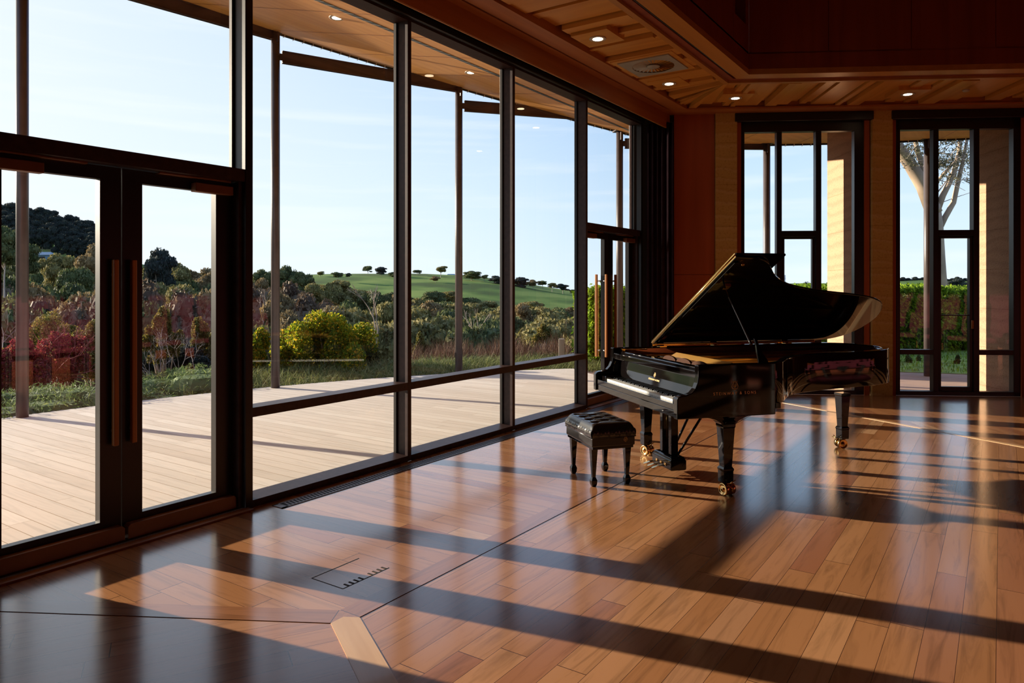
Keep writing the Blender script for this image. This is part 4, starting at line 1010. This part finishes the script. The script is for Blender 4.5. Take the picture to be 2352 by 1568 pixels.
# cast iron plate with struts, arches and pins
pl=off(rim,.11); pl=[p for p in pl if p[0]>.5]; m=MB()
m.prism([(.42,.07)]+pl+[(.42,1.50)],.842,.862)
m.prism([(.34,.07),(.42,.07),(.42,1.5),(.34,1.5)],.855,.885)
def strut(a,b,w=.022,h=.055,z=.86):
    a=Vector(a);b=Vector(b);d=(b-a).normalized();n_=Vector((-d.y,d.x))*w/2; m.prism([tuple(a-n_),tuple(b-n_*.7),tuple(b+n_*.7),tuple(a+n_)],z,z+h)
for a,b in (((.42,.10),(.95,.22)),((.42,.34),(1.25,.47)),((.42,.60),(1.75,.70)),((.42,.90),(2.3,.98)),((.42,1.2),(2.55,1.25)),((.42,1.47),(2.5,1.47)),((.42,.60),(2.45,1.2))): strut(a,b)
PLT=m.build('iron_plate','gold',PN,bevel=.004)
a=MB(); a.add([(.385,.085,.925),(.385,.93,.925),(.50,.93,.985),(.50,.085,.985),(.60,.93,.90),(.60,.085,.90)],[(0,3,2,1),(3,5,4,2)]); a.build('plate_flange','gold',PLT)
for (y0,y1) in ((.075,.215),(.225,.455),(.465,.70),(.71,.93)):   # domed braces in front of the flange
    n=14; yc=(y0+y1)/2; hw=(y1-y0)/2; a=MB()
    pr=[(yc-hw*math.cos(math.pi*i/n),.925+.046*math.sin(math.pi*i/n)**.8) for i in range(n+1)]
    vs=[(.372,y,z) for y,z in pr]+[(.392,y,z) for y,z in pr]; q=n+1
    a.add(vs,[tuple(range(q)),tuple(range(2*q-1,q-1,-1))]+[(i,q+i,q+i+1,i+1) for i in range(n)]); a.build('plate_arch','amber',PLT)
m=MB()
for i in range(70):
    y=.09+i*.0200; e=min(2.45,.75+ (y-.05)*1.35 if y<.9 else 1.9+(y-.9)*1.0); m.tube([(.40,y,.893),(e,min(y+.04,1.46),.893)],.0012,4,False)
m.build('strings','string',PN,kind='stuff')
m=MB()
for r in range(3):
    for i in range(66): m.lathe([(.0035,.885),(.0035,.912)],6,'z',(.355+r*.022,.09+i*.0212,0))
m.build('tuning_pins','string',PN,kind='stuff')
m=MB()
for i in range(60):
    y=.10+i*.0215; m.box(.50+.05*i/60,.57+.05*i/60,y,y+.014,.895,.915)
m.build('dampers','ebony',PN,kind='stuff')
# lid: main leaf raised about the bass side hinge, front leaf folded back on top
LA=R(29.)
lo=empty('lid',(0,1.572,1.0),parent=PN); lo.rotation_euler=(-LA,0,0)
def lidz(mb): mb.T=Matrix.Identity(4); return mb
lidpts=[(.60,0.),(.60,-1.585)]+[(p[0]+(.012 if p[0]>2 else 0),-(1.572-p[1]+.008)) for p in curve if p[0]>.68 and p[1]<1.56]+[(2.40,0.)]
m=MB(); m.prism(lidpts,0.,.019); m.build('main_leaf','piano',lo,bevel=.005)
m=MB(); m.prism([(.605,0.02),(.605,-1.59),(1.045,-1.59),(1.045,.02)],.022,.040); fl_=m.build('front_leaf','piano',lo,bevel=.005)
m=MB(); m.tube([(.597,-1.585,.0205),(.597,0,.0205)],.0075,8); m.box(.596,.603,-1.585,-.0,.004,.037); m.build('leaf_hinge','brass',lo)
m=MB(); m.tube([(.6,1.577,.996),(2.40,1.577,.996)],.006,8); m.box(.6,2.4,1.572,1.576,.985,1.012); m.build('long_hinge','brass',PN)
m=MB(); m.box(.62,.66,-1.52,-.08,-.012,.0); m.build('lid_batten','piano',lo,bevel=.004)
m=MB(); m.box(.74,.79,-1.16,-1.10,-.012,0); m.lathe([(.012,-.02),(.012,0)],12,'z',(.70,-1.50,0)); m.build('prop_socket','brass',lo)
for u in (.68,1.25,2.05):
    m=MB(); m.box(u-.035,u+.035,1.512,1.574,.978,.986); m.tube([(u-.035,1.574,.99),(u+.035,1.574,.99)],.007,8); m.build('lid_hinge','brass',PN)
# prop stick
pb=Vector((.74,.10,.985)); w_=1.11; pt_=Vector((.765,1.572-w_*math.cos(LA)+.012*math.sin(-LA),1.0+w_*math.sin(LA)-.02))
m=MB(); mid=pb+(pt_-pb)*.27; dv=(pt_-pb).normalized()
m.tube([pb+dv*.16,mid,pt_],[.014,.011,.008],10)
m.taper([(.975,.042,.008,.775,.10),(1.0,.038,.008,.77,.107),(1.04,.026,.008,.756,.118),(1.10,.014,.009,.748,.137),(1.15,.011,.009,.745,.160)])
m.build('lid_prop','piano',PN,bevel=.002)
# latch bar on the bass side
m=MB(); m.tube([(.25,1.49,.965),(.50,1.49,.965)],.006,8); m.box(.24,.27,1.47,1.51,.93,.975); m.build('lid_lock','brass',PN)
# legs with castors
def leg(x,y,rot,top=.60,crot=0.):
    m=MB(); 
    m.taper([(.092,.040,.040,0,0),(.178,.041,.041,0,0),(.186,.044,.044,0,0),(.196,.044,.044,0,0),(.212,.034,.034,0,0)])
    m.taper([(.205,.033,.033,0,0),(.50,.048,.048,0,0),(.51,.052,.052,0,0),(.53,.052,.052,0,0)])
    arc=[]; 
    n=10
    pr=[(-.235,top),(-.235,top-.01)]+[(-.235+.186*math.sin(math.pi/2*i/n),(top-.012)-.085*(1-math.cos(math.pi/2*i/n))) for i in range(n+1)]
    pr=pr+[(-a,b) for a,b in pr[::-1]]
    m.prism_y(pr,-.047,.047)
    m.T=Matrix.Rotation(R(90),4,'Z'); pr2=[(a*.45 if abs(a)>.1 else a*.9,b) for a,b in pr]; m.prism_y(pr2,-.042,.042); m.T=Matrix.Identity(4)
    L=m.build('leg','piano',PN,bevel=.004,loc=(x,y,0),rz=rot)
    c=MB(); c.lathe([(.018,.06),(.019,.075),(.030,.082),(.030,.094)],16)
    c.T=Matrix.Rotation(crot,4,'Z')
    c.box(-.012,.03,-.012,.012,.05,.088); c.tube([(.015,-.045,.046),(.015,.045,.046)],.012,10)
    for s in (-1,1):
        c.lathe([(.012,s*.014),(.042,s*.014),(.046,s*.02),(.046,s*.044),(.042,s*.048),(.037,s*.048),(.033,s*.041),(.016,s*.041),(.014,s*.05),(.0,s*.051)],28,'y',(.015,0,.046))
    c.tube([(.05,-.02,.09),(.09,.01,.125)],.004,6); c.tube([(.055,.03,.10),(.085,-.03,.105)],.004,6)
    c.T=Matrix.Identity(4); c.build('castor','brass',L)
leg(.47,.125,0,.60,R(-78)); leg(.47,1.445,0,.60,R(-70)); leg(2.40,1.18,R(0),.675,R(165))
# pedal lyre
m=MB(); ux,vy=.36,.80
m.taper([(.055,.062,.155,ux,vy),(.062,.07,.165,ux,vy),(.135,.07,.165,ux,vy),(.142,.062,.157,ux,vy),(.155,.062,.157,ux,vy),(.165,.05,.145,ux,vy)])
for dy in (-.075,.075): m.taper([(.16,.032,.024,ux,vy+dy),(.61,.032,.024,ux,vy+dy)])
m.taper([(.585,.06,.15,ux,vy),(.605,.06,.15,ux,vy)])
LY=m.build('pedal_lyre','piano',PN,bevel=.004)
for dy in (-.05,.05):
    m=MB(); m.tube([(ux+.05,vy+dy,.15),(ux+.34,vy+dy*2.2,.61)],.011,8); m.build('brace_rod','piano',LY)
for dy in (-.02,0,.02):
    m=MB(); m.tube([(ux+.04,vy+dy,.15),(ux+.04,vy+dy,.6)],.003,6); m.build('trap_rod','brass',LY)
for dy in (-.075,0,.075):
    m=MB(); x0=ux-.07
    m.add([(x0,vy+dy-.008,.092),(x0,vy+dy+.008,.092),(x0-.03,vy+dy+.008,.092),(x0-.03,vy+dy-.008,.092),(x0-.07,vy+dy+.014,.088),(x0-.07,vy+dy-.014,.088),(x0-.105,vy+dy+.018,.078),(x0-.105,vy+dy-.018,.078),(x0-.125,vy+dy+.010,.072),(x0-.125,vy+dy-.010,.072)],[(0,1,2,3),(3,2,4,5),(5,4,6,7),(7,6,8,9)])
    m.box(x0-.006,x0+.002,vy+dy-.014,vy+dy+.014,.082,.108)
    o=m.build('pedal','brass',LY); s=o.modifiers.new('thick','SOLIDIFY'); s.thickness=.007
# lettering and emblem
def text_mesh(s,size,name,mat,parent,loc,rot,space=1.,ext=.0006):
    cu=bpy.data.curves.new(name,'FONT'); cu.body=s; cu.size=size; cu.extrude=ext; cu.align_x='CENTER'; cu.space_character=space
    t=bpy.data.objects.new('tmp',cu); COL.objects.link(t); dg=bpy.context.evaluated_depsgraph_get(); me=bpy.data.meshes.new_from_object(t.evaluated_get(dg)); bpy.data.objects.remove(t)
    me.name=name; o=bpy.data.objects.new(name,me); me.materials.clear(); me.materials.append(M[mat]); COL.objects.link(o); o.parent=parent; o.location=loc; o.rotation_euler=rot; return o
def emblem(size,parent,loc,rot,mat='goldtext'):
    s=size; m=MB(); r=.028*s*1.3
    for sg in (-1,1):
        m.tube([(sg*.10*s,0,0),(sg*.34*s,.08*s,0),(sg*.42*s,.32*s,0),(sg*.30*s,.60*s,0),(sg*.20*s,.80*s,0),(sg*.30*s,.95*s,0)],r,6)
        m.tube([(sg*.13*s,.25*s,0),(sg*.22*s,.40*s,0),(sg*.12*s,.58*s,0),(sg*.05*s,.48*s,0)],r*.8,6)
    m.tube([(-.28*s,.80*s,0),(.28*s,.80*s,0)],r,6); m.tube([(-.2*s,.02*s,0),(.2*s,.02*s,0)],r*1.4,6); m.tube([(-.14*s,-.1*s,0),(.14*s,-.1*s,0)],r*1.2,6)
    for x in (-.07,0,.07): m.tube([(x*s,.1*s,0),(x*s,.8*s,0)],r*.45,5)
    m.tube([(0,.82*s,0),(0,1.02*s,0)],r*1.3,6)
    m.tube([(.0,.2*s,0),(.12*s,.3*s,0),(0,.4*s,0),(-.1*s,.3*s,0),(0,.2*s,0)],r*.8,6)
    o=m.build('lyre_emblem',mat,parent); o.location=loc; o.rotation_euler=rot; return o
AR=[c for c in PN.children if c.name.startswith('arm')][0]
text_mesh('STEINWAY & SONS',.030,'maker_lettering','goldtext',AR,(.465,-.0042,.762),(R(90),0,0),1.45)
emblem(.062,AR,(.465,-.0045,.803),(R(90),0,0))
text_mesh('STEINWAY & SONS',.020,'maker_lettering','goldtext',FB,(.2165,.79,.772),(R(90-12),0,R(-90)),1.15)
emblem(.036,FB,(.2235,.79,.803),(R(90-12),0,R(-90)))
# ------------------------------------------------------------------ artist bench
bc=at(1380,1.55*F/(1098-657)); bc=Vector((2.05,-1.657,0))
BN=empty('piano_bench',(bc.x,bc.y,0),R(-38.5),label='black buttoned leather artist bench in front of the piano keyboard',cat='bench')
hx,hy=.182,.27
# tufted cushion
nx,ny=30,44; btn=[]
for i,xx in enumerate((-.115,0,.115)):
    for yy in ((-.18,-.06,.06,.18) if i%2==0 else (-.12,0,.12)): btn.append((xx,yy))
def tuft(x,y):
    ex=1-abs(x)/hx; ey=1-abs(y)/hy; e=math.sqrt(1-(1-min(1,max(0,ex*3.6)))**2)*math.sqrt(1-(1-min(1,max(0,ey*5)))**2)
    z=.052*e
    for bx,by in btn:
        d2=((x-bx)**2+(y-by)**2); z-=.034*math.exp(-d2/(2*.014**2))*e
    # diagonal pleats between buttons
    for bx,by in btn:
        for cx_,cy_ in btn:
            if abs(abs(cx_-bx)-.115)<.01 and abs(abs(cy_-by)-.06)<.01 and cx_>bx:
                ux_,uy_=cx_-bx,cy_-by; L=math.hypot(ux_,uy_); t=((x-bx)*ux_+(y-by)*uy_)/L/L
                if 0<t<1:
                    dd=abs((x-bx)*uy_-(y-by)*ux_)/L; z-=.017*math.exp(-(dd/.008)**2)*e
    return z
m=MB(); vs=[];fs=[]
for i in range(nx+1):
    for j in range(ny+1):
        x=-hx+2*hx*i/nx; y=-hy+2*hy*j/ny; vs.append((x,y,.443+tuft(x,y)))
fs=[(i*(ny+1)+j,(i+1)*(ny+1)+j,(i+1)*(ny+1)+j+1,i*(ny+1)+j+1) for i in range(nx) for j in range(ny)]
m.add(vs,fs,True)
sk=[(-hx,-hy),(hx,-hy),(hx,hy),(-hx,hy)]
for (a,b) in ((0,1),(1,2),(2,3),(3,0)):
    pa_,pb_=Vector(sk[a]),Vector(sk[b]); nn=Vector(((pb_-pa_).y,-(pb_-pa_).x)).normalized(); vs=[];n=40
    for k in range(n+1):
        p=pa_.lerp(pb_,k/n)
        w_=.0025*math.sin(k*1.9)+.002*math.sin(k*.7)
        for z,o_ in ((.447,.0),(.435,.008+w_),(.41,.010+w_),(.388,.004)): q=p+nn*o_; vs.append((q.x,q.y,z))
    m.add(vs,[(k*4+j,k*4+j+1,k*4+j+5,k*4+j+4) for k in range(n) for j in range(3)],True)
CU=m.build('cushion','leather',BN)
sub=CU.modifiers.new('smooth','SUBSURF'); sub.levels=1; sub.render_levels=1
m=MB()
for bx,by in btn: m.lathe([(.009,0),(.007,.004),(.0,.006)],10,'z',(bx,by,.445+.02))
m.build('buttons','leather',CU)
m=MB()
pts=[(-hx,-hy),(hx,-hy),(hx,hy),(-hx,hy),(-hx,-hy)]
m.tube([(x*1.01,y*1.01,.387) for x,y in pts],.005,8); m.build('piping','leather',CU)
m=MB(); m.box(-hx,hx,-hy,hy,.315,.388); m.build('box_frame','leather',BN,bevel=.01)
m=MB(); m.box(-hx+.01,hx-.01,-hy+.01,hy-.01,.295,.316); m.build('apron','piano',BN,bevel=.003)
for sx_ in (-1,1):
    for sy_ in (-1,1):
        x,y=sx_*(.142),sy_*(.205); m=MB(); m.taper([(.0,.014,.014,x,y),(.022,.022,.022,x,y),(.05,.024,.024,x,y),(.075,.014,.014,x,y),(.26,.024,.024,x,y),(.30,.027,.027,x,y)]); m.build('leg','piano',BN,bevel=.003)
m=MB(); m.tube([(0,-hy-.0,.35),(0,-hy-.045,.35)],.012,12); m.lathe([(.006,-hy-.04),(.026,-hy-.045),(.026,-hy-.06),(.0,-hy-.062)],20,'y',(0,0,.35)) if False else None
emblem(.035,BN,(.10,-hy-.0015,.352),(R(90),0,0))
m=MB(); m.lathe([(.0,hy+.0),(.02,hy+.01),(.024,hy+.03),(.0,hy+.034)],20,'y',(0,0,.345)); m.build('height_knob','piano',BN)
# ------------------------------------------------------------------ maroon auditorium seats behind the camera side (seen in reflections)
ST=empty('auditorium_seat',(0,0,0))
def seat_parts(o):
    m=MB(); m.box(-.25,.25,-.22,.24,.40,.50); m.build('seat','felt',o,bevel=.03)
    m=MB(); m.taper([(.42,.25,.05,0,-.24),(.95,.25,.04,0,-.33)]); m.build('backrest','felt',o,bevel=.03)
    for s in (-1,1): q=MB(); q.box(s*.275-.02,s*.275+.02,-.25,.2,0,.62); q.build('side_frame','black',o,bevel=.008)
seat_parts(ST)
m=MB()
for r in range(4): m.box(1.2,7.6,-13,-9.0-r*.95+.3,r*.3 if r else -.02,r*.3+.001 if r==0 else r*.3+.0)
first=True
RW=MB()
for r in range(1,4): RW.box(1.2,7.8,-12.9,-9.25-(r-1)*.95,.0,.3*r)
RW.build('seating_riser','panel',label='dark stepped platform carrying the maroon auditorium seats',cat='platform')
rows=['front row on the floor','second row','third row','back row']
for r in range(4):
    for k in range(10):
        o=ST if first else copy_tree(ST); first=False
        o.location=(1.6+k*.6,-9.0-r*.95+ (0 if r else .1)-.0,.3*r); 
        tag(o,'maroon velvet auditorium seat in the %s of the tiers'%rows[r],'seat','maroon seats in the %s'%rows[r])
